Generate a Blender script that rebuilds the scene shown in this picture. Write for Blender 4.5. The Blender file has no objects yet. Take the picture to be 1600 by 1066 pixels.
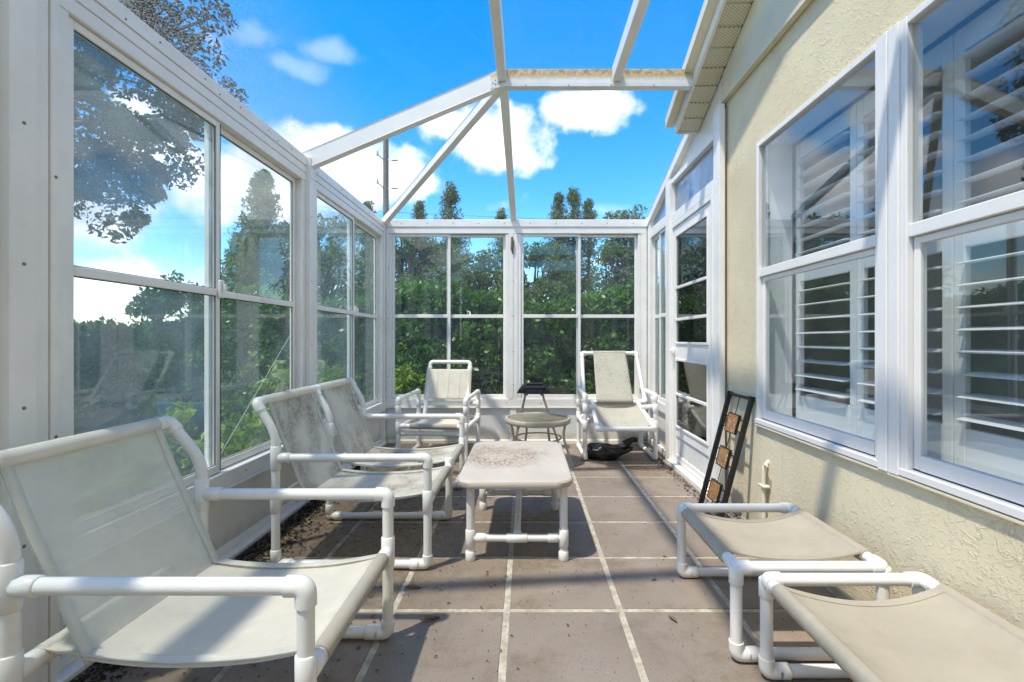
import bpy, bmesh, math, random
import numpy as np
from mathutils import Vector, Matrix
R = math.radians
random.seed(7)
scene = bpy.context.scene
COL = scene.collection

# ---------------------------------------------------------------- camera
CAMH = 1.25
cam_d = bpy.data.cameras.new('camera')
cam = bpy.data.objects.new('camera', cam_d); COL.objects.link(cam)
cam.location = (0, 0, CAMH); cam.rotation_euler = (R(90), 0, 0)
cam_d.sensor_width = 36; cam_d.lens = 745 / 1600 * 36
cam_d.shift_x = -22 / 1600; cam_d.shift_y = -3 / 1600
cam_d.clip_start = 0.05; cam_d.clip_end = 3000
scene.camera = cam
# ---------------------------------------------------------------- light
KX, KY = 0.34, 0.27                       # sunlight travels (KX, KY, -1)
SUN_EL = math.atan(1 / math.hypot(KX, KY)); SUN_ROT = math.atan2(-KX, -KY)
sd = bpy.data.lights.new('sun', 'SUN'); sun = bpy.data.objects.new('sun', sd); COL.objects.link(sun)
sd.energy = 2.2; sd.angle = R(1.5); sd.color = (1.0, 0.935, 0.83)
sun.rotation_euler = Vector((KX, KY, -1)).to_track_quat('-Z', 'Y').to_euler()
sun.location = (-8, -8, 25)
vs = scene.view_settings
scene.display_settings.display_device = 'sRGB'
vs.view_transform = 'Standard'; vs.look = 'None'; vs.gamma = 1.0; vs.use_curve_mapping = False
vs.exposure = 1.28
scene.cycles.max_bounces = 6; scene.cycles.transparent_max_bounces = 20
scene.cycles.diffuse_bounces = 3; scene.cycles.glossy_bounces = 3
scene.cycles.use_adaptive_sampling = True; scene.cycles.adaptive_threshold = 0.02
scene.cycles.sample_clamp_indirect = 6.0
scene.cycles.caustics_reflective = False; scene.cycles.caustics_refractive = False
try:
    scene.cycles.use_denoising = True
except Exception:
    pass

world = bpy.data.worlds.new('World'); scene.world = world; world.use_nodes = True
def pxdir(x, y):
    v = Vector(((x - 822) / 745, 1.0, (530 - y) / 745)); v.normalize(); return v
def build_world():
    nt = world.node_tree; N = nt.nodes; L = nt.links; N.clear()
    out = N.new('ShaderNodeOutputWorld'); bg = N.new('ShaderNodeBackground')
    sky = N.new('ShaderNodeTexSky'); sky.sky_type = 'NISHITA'; sky.sun_disc = False
    sky.sun_elevation = SUN_EL; sky.sun_rotation = SUN_ROT
    sky.air_density = 1.0; sky.dust_density = 0.4; sky.ozone_density = 2.0
    hs = N.new('ShaderNodeHueSaturation'); hs.inputs['Saturation'].default_value = 1.48
    hs.inputs['Value'].default_value = 0.98
    L.new(sky.outputs[0], hs.inputs['Color'])
    tc = N.new('ShaderNodeTexCoord')
    def math_(op, a, b=None, c=None):
        m = N.new('ShaderNodeMath'); m.operation = op
        for i, v in enumerate((a, b, c)):
            if v is None: continue
            if isinstance(v, (int, float)): m.inputs[i].default_value = v
            else: L.new(v, m.inputs[i])
        return m.outputs[0]
    # large cumulus heaps: soft ellipsoids of direction, broken up by fractal noise
    wn = N.new('ShaderNodeTexNoise'); wn.inputs['Scale'].default_value = 4.5; wn.inputs['Detail'].default_value = 4
    L.new(tc.outputs['Generated'], wn.inputs['Vector'])
    add = N.new('ShaderNodeVectorMath'); add.operation = 'MULTIPLY_ADD'
    sb = N.new('ShaderNodeVectorMath'); sb.operation = 'SUBTRACT'; sb.inputs[1].default_value = (.5, .5, .5)
    L.new(wn.outputs['Color'], sb.inputs[0])
    L.new(sb.outputs[0], add.inputs[0]); add.inputs[1].default_value = (.09, .09, .09)
    L.new(tc.outputs['Generated'], add.inputs[2])
    blobs = [  # px x, px y, half width (rad), half height, weight
        (770, 225, .125, .072, 1.3), (700, 195, .085, .045, 1.2), (800, 195, .06, .06, 1.1), (925, 172, .085, .042, 1.3), (880, 168, .05, .03, 1.1),
        (560, 270, .17, .07, 1.3), (470, 232, .11, .055, 1.3), (410, 290, .14, .085, 1.3), (640, 285, .08, .04, 1.2), (520, 225, .07, .04, 1.2),
        (272, 168, .05, .045, 1.2), (205, 160, .04, .028, 1.1), (320, 290, .11, .07, 1.2), (250, 260, .10, .05, 1.1),
        (60, 320, .16, .08, 1.1), (200, 455, .38, .05, .45), (1250, 300, .18, .09, 1.1), (1500, 180, .22, .09, 1.1),
        (-300, 240, .25, .10, 1.1), (-900, 300, .3, .1, 1.1), (2200, 260, .3, .1, 1.1)]
    wisps = [(378, 45, .062, .022, 1), (470, 106, .075, .020, 1), (520, 86, .06, .020, 1), (930, 318, .12, .018, .8)]
    def heap(blobs):
      tot = None
      for (x, y, w, h, k) in blobs:
          d = pxdir(x, y)
          s = N.new('ShaderNodeVectorMath'); s.operation = 'SUBTRACT'; s.inputs[1].default_value = d
          L.new(add.outputs[0], s.inputs[0])
          m = N.new('ShaderNodeVectorMath'); m.operation = 'MULTIPLY'
          m.inputs[1].default_value = (1 / w, 1 / w, 1 / h); L.new(s.outputs[0], m.inputs[0])
          ln = N.new('ShaderNodeVectorMath'); ln.operation = 'LENGTH'; L.new(m.outputs[0], ln.inputs[0])
          v = math_('MULTIPLY', math_('SUBTRACT', 1.0, ln.outputs['Value']), k)
          tot = v if tot is None else math_('SMOOTH_MAX', tot, v, .15)
      return tot
    tot = heap(blobs); thin = heap(wisps)
    n1 = N.new('ShaderNodeTexNoise'); n1.inputs['Scale'].default_value = 15; n1.inputs['Detail'].default_value = 6
    n1.inputs['Roughness'].default_value = .58
    L.new(tc.outputs['Generated'], n1.inputs['Vector'])
    # scattered cumulus over the rest of the sky
    n2 = N.new('ShaderNodeTexNoise'); n2.inputs['Scale'].default_value = 2.4; n2.inputs['Detail'].default_value = 3
    mp = N.new('ShaderNodeMapping'); mp.inputs['Location'].default_value = (3.1, 1.7, .4); mp.inputs['Scale'].default_value = (1, 1, 1.9)
    L.new(tc.outputs['Generated'], mp.inputs['Vector']); L.new(mp.outputs[0], n2.inputs['Vector'])
    sx = N.new('ShaderNodeSeparateXYZ'); L.new(tc.outputs['Generated'], sx.inputs[0])
    behind = math_('SUBTRACT', n2.outputs['Fac'], math_('MULTIPLY_ADD', sx.outputs['Y'], .12, .53))
    behind = math_('MULTIPLY', behind, 5.0)
    tot = math_('MAXIMUM', tot, behind)
    dens = math_('ADD', tot, math_('MULTIPLY', math_('SUBTRACT', n1.outputs['Fac'], .5), 1.7))
    mr = N.new('ShaderNodeMapRange'); mr.interpolation_type = 'SMOOTHSTEP'
    mr.inputs['From Min'].default_value = .0; mr.inputs['From Max'].default_value = .62
    L.new(dens, mr.inputs['Value'])
    mw = N.new('ShaderNodeMapRange'); mw.interpolation_type = 'SMOOTHSTEP'; mw.inputs['From Min'].default_value = .05; mw.inputs['From Max'].default_value = .85; mw.inputs['To Max'].default_value = .20
    L.new(math_('ADD', thin, math_('MULTIPLY', math_('SUBTRACT', n1.outputs['Fac'], .5), 1.6)), mw.inputs['Value'])
    up = math_('GREATER_THAN', sx.outputs['Z'], 0.0)
    fac = math_('MULTIPLY', math_('MULTIPLY', math_('MAXIMUM', mr.outputs[0], mw.outputs[0]), up), .97)
    n3 = N.new('ShaderNodeTexNoise'); n3.inputs['Scale'].default_value = 9; n3.inputs['Detail'].default_value = 6
    L.new(tc.outputs['Generated'], n3.inputs['Vector'])
    cr = N.new('ShaderNodeValToRGB')
    cr.color_ramp.elements[0].position = .36; cr.color_ramp.elements[0].color = (2.9, 3.2, 3.8, 1)
    cr.color_ramp.elements[1].position = .66; cr.color_ramp.elements[1].color = (6.0, 6.0, 6.1, 1)
    L.new(n3.outputs['Fac'], cr.inputs[0])
    mix = N.new('ShaderNodeMixRGB'); L.new(fac, mix.inputs[0]); L.new(hs.outputs[0], mix.inputs[1]); L.new(cr.outputs[0], mix.inputs[2])
    L.new(mix.outputs[0], bg.inputs['Color']); bg.inputs['Strength'].default_value = 0.15
    L.new(bg.outputs[0], out.inputs['Surface'])
build_world()

# ---------------------------------------------------------------- materials
class Mat:
    def __init__(s, name):
        s.m = bpy.data.materials.new(name); s.m.use_nodes = True
        s.nt = s.m.node_tree; s.N = s.nt.nodes; s.L = s.nt.links; s.N.clear()
        s.out = s.N.new('ShaderNodeOutputMaterial')
        s.geo = s.N.new('ShaderNodeNewGeometry'); s.tc = s.N.new('ShaderNodeTexCoord')
    def put(s, sock, v):
        if hasattr(v, 'is_output'): s.L.new(v, sock)
        elif isinstance(v, (tuple, list)) and len(v) == 3 and sock.type == 'RGBA': sock.default_value = (*v, 1)
        else: sock.default_value = v
    def node(s, t, **kw):
        n = s.N.new(t)
        for k, v in kw.items():
            k2 = k.replace('_', ' ')
            if k in n.bl_rna.properties and k not in n.inputs: setattr(n, k, v)
            else: s.put(n.inputs[k2 if k2 in n.inputs else k], v)
        return n
    def pos(s): return s.geo.outputs['Position']
    def noise(s, scale, detail=4, rough=.55, vec=None, dist=0):
        n = s.N.new('ShaderNodeTexNoise'); n.inputs['Scale'].default_value = scale
        n.inputs['Detail'].default_value = detail; n.inputs['Roughness'].default_value = rough
        n.inputs['Distortion'].default_value = dist
        s.L.new(vec if vec is not None else s.pos(), n.inputs['Vector']); return n.outputs['Fac']
    def math(s, op, a, b=None, c=None, clamp=False):
        m = s.N.new('ShaderNodeMath'); m.operation = op; m.use_clamp = clamp
        for i, v in enumerate((a, b, c)):
            if v is not None: s.put(m.inputs[i], v)
        return m.outputs[0]
    def ramp(s, fac, lo, hi, smooth=True):
        m = s.N.new('ShaderNodeMapRange'); m.interpolation_type = 'SMOOTHSTEP' if smooth else 'LINEAR'
        m.inputs['From Min'].default_value = lo; m.inputs['From Max'].default_value = hi
        s.L.new(fac, m.inputs['Value']); return m.outputs[0]
    def mix(s, fac, a, b):
        m = s.N.new('ShaderNodeMixRGB'); s.put(m.inputs[0], fac); s.put(m.inputs[1], a); s.put(m.inputs[2], b)
        return m.outputs[0]
    def xyz(s, vec=None):
        n = s.N.new('ShaderNodeSeparateXYZ'); s.L.new(vec if vec is not None else s.pos(), n.inputs[0]); return n.outputs
    def bump(s, h, strength=.3, dist=.01):
        b = s.N.new('ShaderNodeBump'); b.inputs['Strength'].default_value = strength; b.inputs['Distance'].default_value = dist
        s.L.new(h, b.inputs['Height']); return b.outputs[0]
    def principled(s, color, rough=.5, metal=0, normal=None, spec=.5):
        p = s.N.new('ShaderNodeBsdfPrincipled')
        s.put(p.inputs['Base Color'], color); s.put(p.inputs['Roughness'], rough); p.inputs['Metallic'].default_value = metal
        p.inputs['Specular IOR Level'].default_value = spec
        if normal is not None: s.L.new(normal, p.inputs['Normal'])
        return p.outputs[0]
    def shader_mix(s, fac, a, b):
        m = s.N.new('ShaderNodeMixShader'); s.put(m.inputs[0], fac); s.L.new(a, m.inputs[1]); s.L.new(b, m.inputs[2]); return m.outputs[0]
    def done(s, sh):
        s.L.new(sh, s.out.inputs['Surface']); return s.m
M = {}
def simple(name, col, rough=.5, metal=0, var=.0, scale=6, bump=0, bscale=60, spec=.5, dirt=None):
    k = Mat(name); c = col
    if var:
        c = k.mix(k.ramp(k.noise(scale, 5), .3, .7), tuple(x * (1 - var) for x in col), tuple(min(1, x * (1 + var * .5)) for x in col))
    if dirt:
        c = k.mix(k.math('MULTIPLY', k.ramp(k.noise(dirt[1], 7, .68), dirt[2], dirt[2] + .22), dirt[3]), c, dirt[0])
    nrm = k.bump(k.noise(bscale, 3), bump, .004) if bump else None
    M[name] = k.done(k.principled(c, rough, metal, nrm, spec)); return M[name]

simple('white_aluminum', (.87, .84, .77), .38, 0, .05, 5, .04, 30, dirt=((.40, .36, .28), 13, .60, .28))
simple('white_vinyl', (.86, .83, .775), .32, 0, .03, 4)
simple('shutter_white', (.84, .85, .84), .4, 0, .02, 4)
simple('pvc', (.81, .785, .72), .27, 0, .06, 5, .03, 50, dirt=((.44, .39, .28), 11, .56, .5))
simple('dark_gap', (.02, .02, .02), .8)
simple('screw', (.22, .21, .20), .5, .6)
simple('black_metal', (.012, .012, .013), .42, 0, .2, 40)
simple('black_plastic', (.014, .014, .018), .28, 0, .2, 20)
simple('bag_plastic', (.008, .008, .009), .36, 0, .2, 20)
simple('bronze_metal', (.30, .26, .20), .38, .55, .15, 20)
simple('tan_metal', (.47, .42, .31), .42, 0, .1, 20)
simple('trim_cream', (.74, .67, .48), .55, 0, .06, 5, .05, 40)
simple('bark', (.12, .10, .08), .9, 0, .35, 9, .5, 20)
simple('pole_wood', (.20, .18, .16), .9, 0, .2, 9)
simple('grey_metal', (.35, .36, .37), .5, .4)
simple('teal_plastic', (.06, .17, .21), .45, 0, .1, 10)
simple('shingle', (.20, .18, .16), .9, 0, .25, 30)
simple('room_wall', (.62, .57, .48), .8)
simple('room_floor', (.38, .33, .27), .4)
simple('wood_dark', (.06, .035, .02), .4, 0, .2, 6)
simple('mud', (.20, .13, .07), .95, 0, .3, 60)
simple('dry_leaf', (.16, .10, .055), .8, 0, .3, 60)
simple('concrete', (.36, .34, .30), .85, 0, .2, 8, .2, 50)

def rusty_beam():
    k = Mat('roof_beam'); x, y, z = k.xyz()
    n = k.noise(7, 6, .65); n2 = k.noise(26, 5, .6)
    base = k.mix(k.ramp(n, .35, .7), (.72, .72, .69), (.79, .79, .77))
    zz = k.ramp(k.math('ADD', z, k.math('MULTIPLY', k.math('SUBTRACT', n2, .5), .10)), 3.245, 3.305)
    c = k.mix(k.math('MULTIPLY', zz, .9), base, k.mix(k.ramp(n2, .35, .65), (.30, .17, .04), (.62, .46, .17)))
    M['roof_beam'] = k.done(k.principled(c, .45))
rusty_beam()
def stucco():
    k = Mat('stucco')
    v = k.N.new('ShaderNodeMapping'); k.L.new(k.pos(), v.inputs[0]); v.inputs['Scale'].default_value = (1, 1, 1.25)
    n1 = k.noise(11, 5, .6, v.outputs[0], 1.0)
    ridge = k.ramp(k.math('ABSOLUTE', k.math('SUBTRACT', n1, .5)), .0, .035)          # thin trowel ridges
    mask = k.ramp(k.noise(2.6, 3), .45, .62)
    n2 = k.noise(42, 4, .6, v.outputs[0], .6)
    pl = k.ramp(n2, .54, .66)
    h = k.math('ADD', k.math('MULTIPLY', k.math('MULTIPLY', k.math('SUBTRACT', 1, ridge), mask), .9), k.math('MULTIPLY', pl, .45))
    h = k.math('ADD', h, k.math('MULTIPLY', k.noise(90, 3), .35))
    c = k.mix(k.ramp(k.noise(1.6, 4), .3, .7), (.70, .605, .405), (.78, .69, .475))
    c = k.mix(k.math('MULTIPLY', k.ramp(k.noise(30, 6, .7), .62, .8), .35), c, (.42, .37, .27))
    zz = k.xyz()[2]; c = k.mix(k.math('MULTIPLY', k.ramp(k.math('ADD', zz, k.math('MULTIPLY', k.noise(6, 5, .65), .3)), .30, .10), .6), c, (.33, .28, .17))
    st = k.N.new('ShaderNodeMapping'); k.L.new(k.pos(), st.inputs[0]); st.inputs['Scale'].default_value = (1, 9, .35)
    c = k.mix(k.math('MULTIPLY', k.ramp(k.noise(1.5, 4, .6, st.outputs[0]), .55, .8), .22), c, (.45, .38, .25))
    M['stucco'] = k.done(k.principled(c, .75, 0, k.bump(h, .5, .008), .25))
stucco()
def tile_mat():
    k = Mat('tile'); x, y, z = k.xyz()
    c = k.mix(k.ramp(k.noise(3.2, 5), .3, .7), (.245, .190, .143), (.305, .243, .188))
    oi = k.N.new('ShaderNodeObjectInfo')
    c = k.mix(k.math('MULTIPLY', oi.outputs['Random'], .45), c, (.20, .168, .138))
    sp = k.ramp(k.noise(105, 4, .65), .585, .66)                                   # dark flecks
    c = k.mix(k.math('MULTIPLY', sp, .7), c, (.095, .075, .06))
    wh = k.ramp(k.noise(60, 2, .5), .70, .76)
    c = k.mix(k.math('MULTIPLY', wh, .3), c, (.50, .46, .42))
    # mould and soil staining: thick along the left glazed wall, patches under the furniture and by the door
    wob = k.math('MULTIPLY', k.math('SUBTRACT', k.noise(3.4, 6, .65), .5), 1.35)
    sl = k.ramp(k.math('ADD', x, wob), .10, -.90)
    far = k.ramp(y, 1.9, 2.6)
    fine = k.ramp(k.noise(23, 6, .72), .40, .58)
    sl = k.math('MULTIPLY', k.math('MULTIPLY', sl, k.math('MULTIPLY_ADD', far, .75, .25)), k.math('MULTIPLY_ADD', fine, .55, .45))
    def spot(cx, cy, r0, r1):
        vd = k.N.new('ShaderNodeVectorMath'); vd.operation = 'DISTANCE'; k.L.new(k.pos(), vd.inputs[0]); vd.inputs[1].default_value = (cx, cy, 0)
        d = k.math('ADD', vd.outputs['Value'], k.math('MULTIPLY', wob, .35)); return k.ramp(d, r1, r0)
    sp2 = k.math('MAXIMUM', spot(-.08, 3.2, .1, .62), k.math('MAXIMUM', spot(1.2, 4.75, .15, .55), spot(.08, 2.68, .02, .20)))
    sp2 = k.math('MULTIPLY', k.math('MULTIPLY', sp2, fine), .75)
    st = k.math('MAXIMUM', sl, sp2)
    st = k.math('MAXIMUM', st, k.math('MULTIPLY', k.ramp(k.noise(2.1, 7, .78), .47, .70), .70))
    brown = k.mix(k.noise(9, 3), (.060, .044, .026), (.19, .130, .060))
    c = k.mix(k.math('MULTIPLY', st, .85), c, brown)
    rough = k.math('MULTIPLY_ADD', k.noise(12, 3), .25, .42)
    M['tile'] = k.done(k.principled(c, rough, 0, k.bump(k.noise(90, 4), .18, .003), .35))
    k = Mat('grout'); x, y, z = k.xyz()
    c = k.mix(k.ramp(k.noise(18, 5, .65), .35, .7), (.34, .29, .21), (.54, .49, .39))
    wob = k.math('MULTIPLY', k.math('SUBTRACT', k.noise(3.4, 6, .65), .5), 1.35)
    sl = k.ramp(k.math('ADD', x, wob), -.75, -1.5)
    c = k.mix(k.math('MULTIPLY', sl, .6), c, (.14, .11, .07))
    M['grout'] = k.done(k.principled(c, .7))
tile_mat()
def kneewall():
    k = Mat('knee_panel'); x, y, z = k.xyz()
    low = k.ramp(k.math('ADD', z, k.math('MULTIPLY', k.noise(8, 5), .12)), .22, .07)
    c = k.mix(k.ramp(k.noise(4, 5), .3, .7), (.72, .71, .66), (.80, .79, .74))
    c = k.mix(k.math('MULTIPLY', low, .7), c, (.33, .30, .17))
    M['knee_panel'] = k.done(k.principled(c, .45))
kneewall()
def glass(name, tint, dirt, dirtcol=(.62, .64, .64), refl=1.0, speck=0, f0=.045):
    k = Mat(name)
    tr = k.node('ShaderNodeBsdfTransparent', Color=tint).outputs[0]
    gl = k.N.new('ShaderNodeBsdfGlossy'); gl.inputs['Roughness'].default_value = 0.0; gl.inputs['Color'].default_value = (.95, .97, .97, 1)
    lw = k.N.new('ShaderNodeLayerWeight'); lw.inputs['Blend'].default_value = .5
    fr = k.math('MULTIPLY_ADD', k.math('POWER', lw.outputs['Facing'], 5), (1 - f0) * refl, f0 * refl, clamp=True)
    b = k.shader_mix(fr, tr, gl.outputs[0])
    if dirt:
        df = k.node('ShaderNodeBsdfDiffuse', Color=dirtcol).outputs[0]
        tl = k.node('ShaderNodeBsdfTranslucent', Color=dirtcol).outputs[0]
        d = k.shader_mix(.5, df, tl)
        n = k.ramp(k.noise(2.3, 3, .6), .25, .75)
        f = k.math('MULTIPLY', k.math('MULTIPLY_ADD', n, .8, .5), dirt)
        if speck:
            f = k.math('ADD', f, k.math('MULTIPLY', k.math('MULTIPLY', k.ramp(k.noise(160, 1, .5), .50, .64), k.ramp(k.xyz()[0], -1.0, -1.65) if speck > .2 else 1.0), speck))
        b = k.shader_mix(f, b, d)
    M[name] = k.done(b)
glass('pane_glass', (.96, .985, .975), .11, (.52, .62, .60))
glass('pane_glass_clean', (.97, .985, .98), .045, (.58, .64, .64), refl=.6)
glass('pane_glass_hazy', (.955, .985, .975), .165, (.53, .65, .68))
glass('window_glass', (.95, .97, .97), .010, refl=1.2, f0=.05)
glass('door_glass', (.30, .29, .26), .006, refl=1.3)
glass('frosted_glass', (.80, .84, .88), .50, (.60, .63, .68))
glass('roof_glass', (.985, .99, .992), .004, (.55, .55, .53), .07, .08)
glass('roof_glass_dirty', (.95, .965, .97), .008, (.46, .45, .43), .07, .40)
glass('table_glass', (.62, .60, .50), .75, (.42, .38, .29))

def fabric(name, base, alpha, stain=0.0, speck=0.0):
    k = Mat(name); ob = k.tc.outputs['Object']
    c = k.mix(k.ramp(k.noise(5, 5, .6, ob), .3, .7), tuple(v * .90 for v in base), base)
    if stain:
        s = k.math('MULTIPLY', k.ramp(k.noise(3.2, 6, .62, ob), .40, .68), k.ramp(k.noise(38, 7, .8, ob), .30, .66))
        c = k.mix(k.math('MULTIPLY', s, stain), c, (.30, .225, .15))
    if speck:
        s = k.math('MULTIPLY', k.ramp(k.noise(70, 3, .6, ob), .56, .66), k.ramp(k.noise(4, 3, .5, ob), .40, .6))
        c = k.mix(k.math('MULTIPLY', s, speck), c, (.22, .19, .14))
    wv = k.N.new('ShaderNodeTexWave'); wv.inputs['Scale'].default_value = 110; k.L.new(ob, wv.inputs['Vector'])
    nb = k.bump(k.math('ADD', k.math('MULTIPLY', wv.outputs['Fac'], .5), k.noise(14, 4, .6, ob)), .12, .01)
    ck = k.math('MULTIPLY', k.ramp(k.noise(9, 6, .7, ob), .52, .78), .22); c = k.mix(ck, c, (.42, .37, .27))
    df = k.node('ShaderNodeBsdfDiffuse', Color=c, Normal=nb).outputs[0]
    tl = k.node('ShaderNodeBsdfTranslucent', Color=c).outputs[0]
    sh = k.shader_mix(.42, df, tl)
    if alpha < 1:
        tr = k.node('ShaderNodeBsdfTransparent', Color=(1, 1, 1)).outputs[0]
        sh = k.shader_mix(alpha, tr, sh)
    M[name] = k.done(sh)
fabric('sling_mesh', (.95, .91, .79), .50)
fabric('sling_solid', (.92, .87, .74), .90)
fabric('sling_hem', (.93, .90, .79), .75)
fabric('sling_stained', (.92, .86, .73), .82, .9)
fabric('sling_spotted', (.70, .665, .55), .95, 0, .7)
fabric('sling_beige', (.66, .60, .475), .96, .2)
fabric('sling_roll', (.62, .57, .47), 1.0, .35)
def tabletop():
    k = Mat('tabletop'); ob = k.pos()
    vd = k.N.new('ShaderNodeVectorMath'); vd.operation = 'DISTANCE'; k.L.new(ob, vd.inputs[0]); vd.inputs[1].default_value = (-.19, 3.2, .47)
    d = vd.outputs['Value']; n = k.noise(9, 6, .7); n2 = k.noise(55, 5, .7)
    ring = k.math('SUBTRACT', 1, k.math('MULTIPLY', k.math('ABSOLUTE', k.math('SUBTRACT', k.math('ADD', d, k.math('MULTIPLY', k.math('SUBTRACT', n, .5), .48)), .165)), 5.5), clamp=True)
    s = k.math('MULTIPLY', ring, k.ramp(n2, .42, .58))
    c = k.mix(k.ramp(k.noise(3, 4), .3, .7), (.50, .43, .34), (.56, .49, .40))
    c = k.mix(k.math('MULTIPLY', s, .9), c, (.17, .085, .030))
    halo = k.math('MULTIPLY', k.ramp(d, .62, .1), k.ramp(k.noise(48, 5, .75), .47, .64))
    c = k.mix(k.math('MULTIPLY', halo, .55), c, (.33, .21, .12))
    sp = k.ramp(k.noise(60, 3), .66, .72)
    c = k.mix(k.math('MULTIPLY', sp, .35), c, (.36, .31, .25))
    M['tabletop'] = k.done(k.principled(c, .42, 0, k.bump(k.noise(40, 3), .08, .003)))
tabletop()
def amber():
    k = Mat('amber_glass'); ob = k.tc.outputs['Object']
    n = k.noise(30, 6, .7, ob, 1.5); v = k.noise(60, 4, .6, ob, 2.5)
    c = k.mix(k.ramp(n, .35, .65), (.26, .10, .02), (.46, .25, .06))
    c = k.mix(k.ramp(v, .52, .58), c, (.10, .045, .02)); c = k.mix(k.ramp(k.noise(45, 3, .6, ob, 1), .58, .64), c, (.55, .50, .46))
    M['amber_glass'] = k.done(k.principled(c, .3))
amber()
simple('leaf_silver', (.34, .27, .20), .35, .5, .3, 40)
def leafmat(name, dark, light, tr=.35, rough=.45, spec=.35):
    k = Mat(name)
    r = k.geo.outputs['Random Per Island']
    f = k.math('ADD', k.math('MULTIPLY', r, .6), k.math('MULTIPLY', k.noise(.9, 1), .6))
    c = k.mix(k.ramp(f, .2, .95, False), dark, light)
    p = k.principled(c, rough, 0, None, spec)
    t = k.node('ShaderNodeBsdfTranslucent', Color=k.mix(.35, c, (.25, .40, .03))).outputs[0]
    M[name] = k.done(k.shader_mix(tr, p, t))
leafmat('leaf_hedge', (.030, .10, .012), (.14, .32, .035), .4, .33, .5)
leafmat('leaf_hedge_blue', (.030, .080, .026), (.095, .19, .05))
leafmat('leaf_lime', (.10, .22, .012), (.30, .42, .03), .4)
leafmat('leaf_oak', (.012, .025, .012), (.040, .065, .024), .22)
leafmat('leaf_pine', (.06, .11, .045), (.19, .26, .11), .4, .55)
leafmat('leaf_far', (.085, .13, .07), (.21, .27, .13), .4, .55)
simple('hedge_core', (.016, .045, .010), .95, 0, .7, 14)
def ground_mat():
    k = Mat('lawn'); n = k.noise(1.2, 6, .65); n2 = k.noise(40, 4, .7)
    c = k.mix(k.ramp(n, .3, .7), (.045, .065, .022), (.085, .11, .035))
    c = k.mix(k.math('MULTIPLY', k.ramp(n2, .4, .7), .5), c, (.035, .040, .018))
    M['lawn'] = k.done(k.principled(c, .95, 0, k.bump(n2, .6, .03), .1))
ground_mat()

# ---------------------------------------------------------------- builders
def link(o): COL.objects.link(o); return o
def origin_of(o):
    v = Vector((0, 0, 0))
    while o is not None: v += o.location; o = o.parent
    return v
def tag(o, label, cat, group=None, kind=None):
    if label: o['label'] = label
    if cat: o['category'] = cat
    if group: o['group'] = group
    if kind: o['kind'] = kind
    return o
def thing(name, loc, label, cat, group=None, rz=0):
    o = bpy.data.objects.new(name, None); o.empty_display_size = .1; link(o)
    o.location = loc; o.rotation_euler = (0, 0, rz); return tag(o, label, cat, group)

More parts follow.
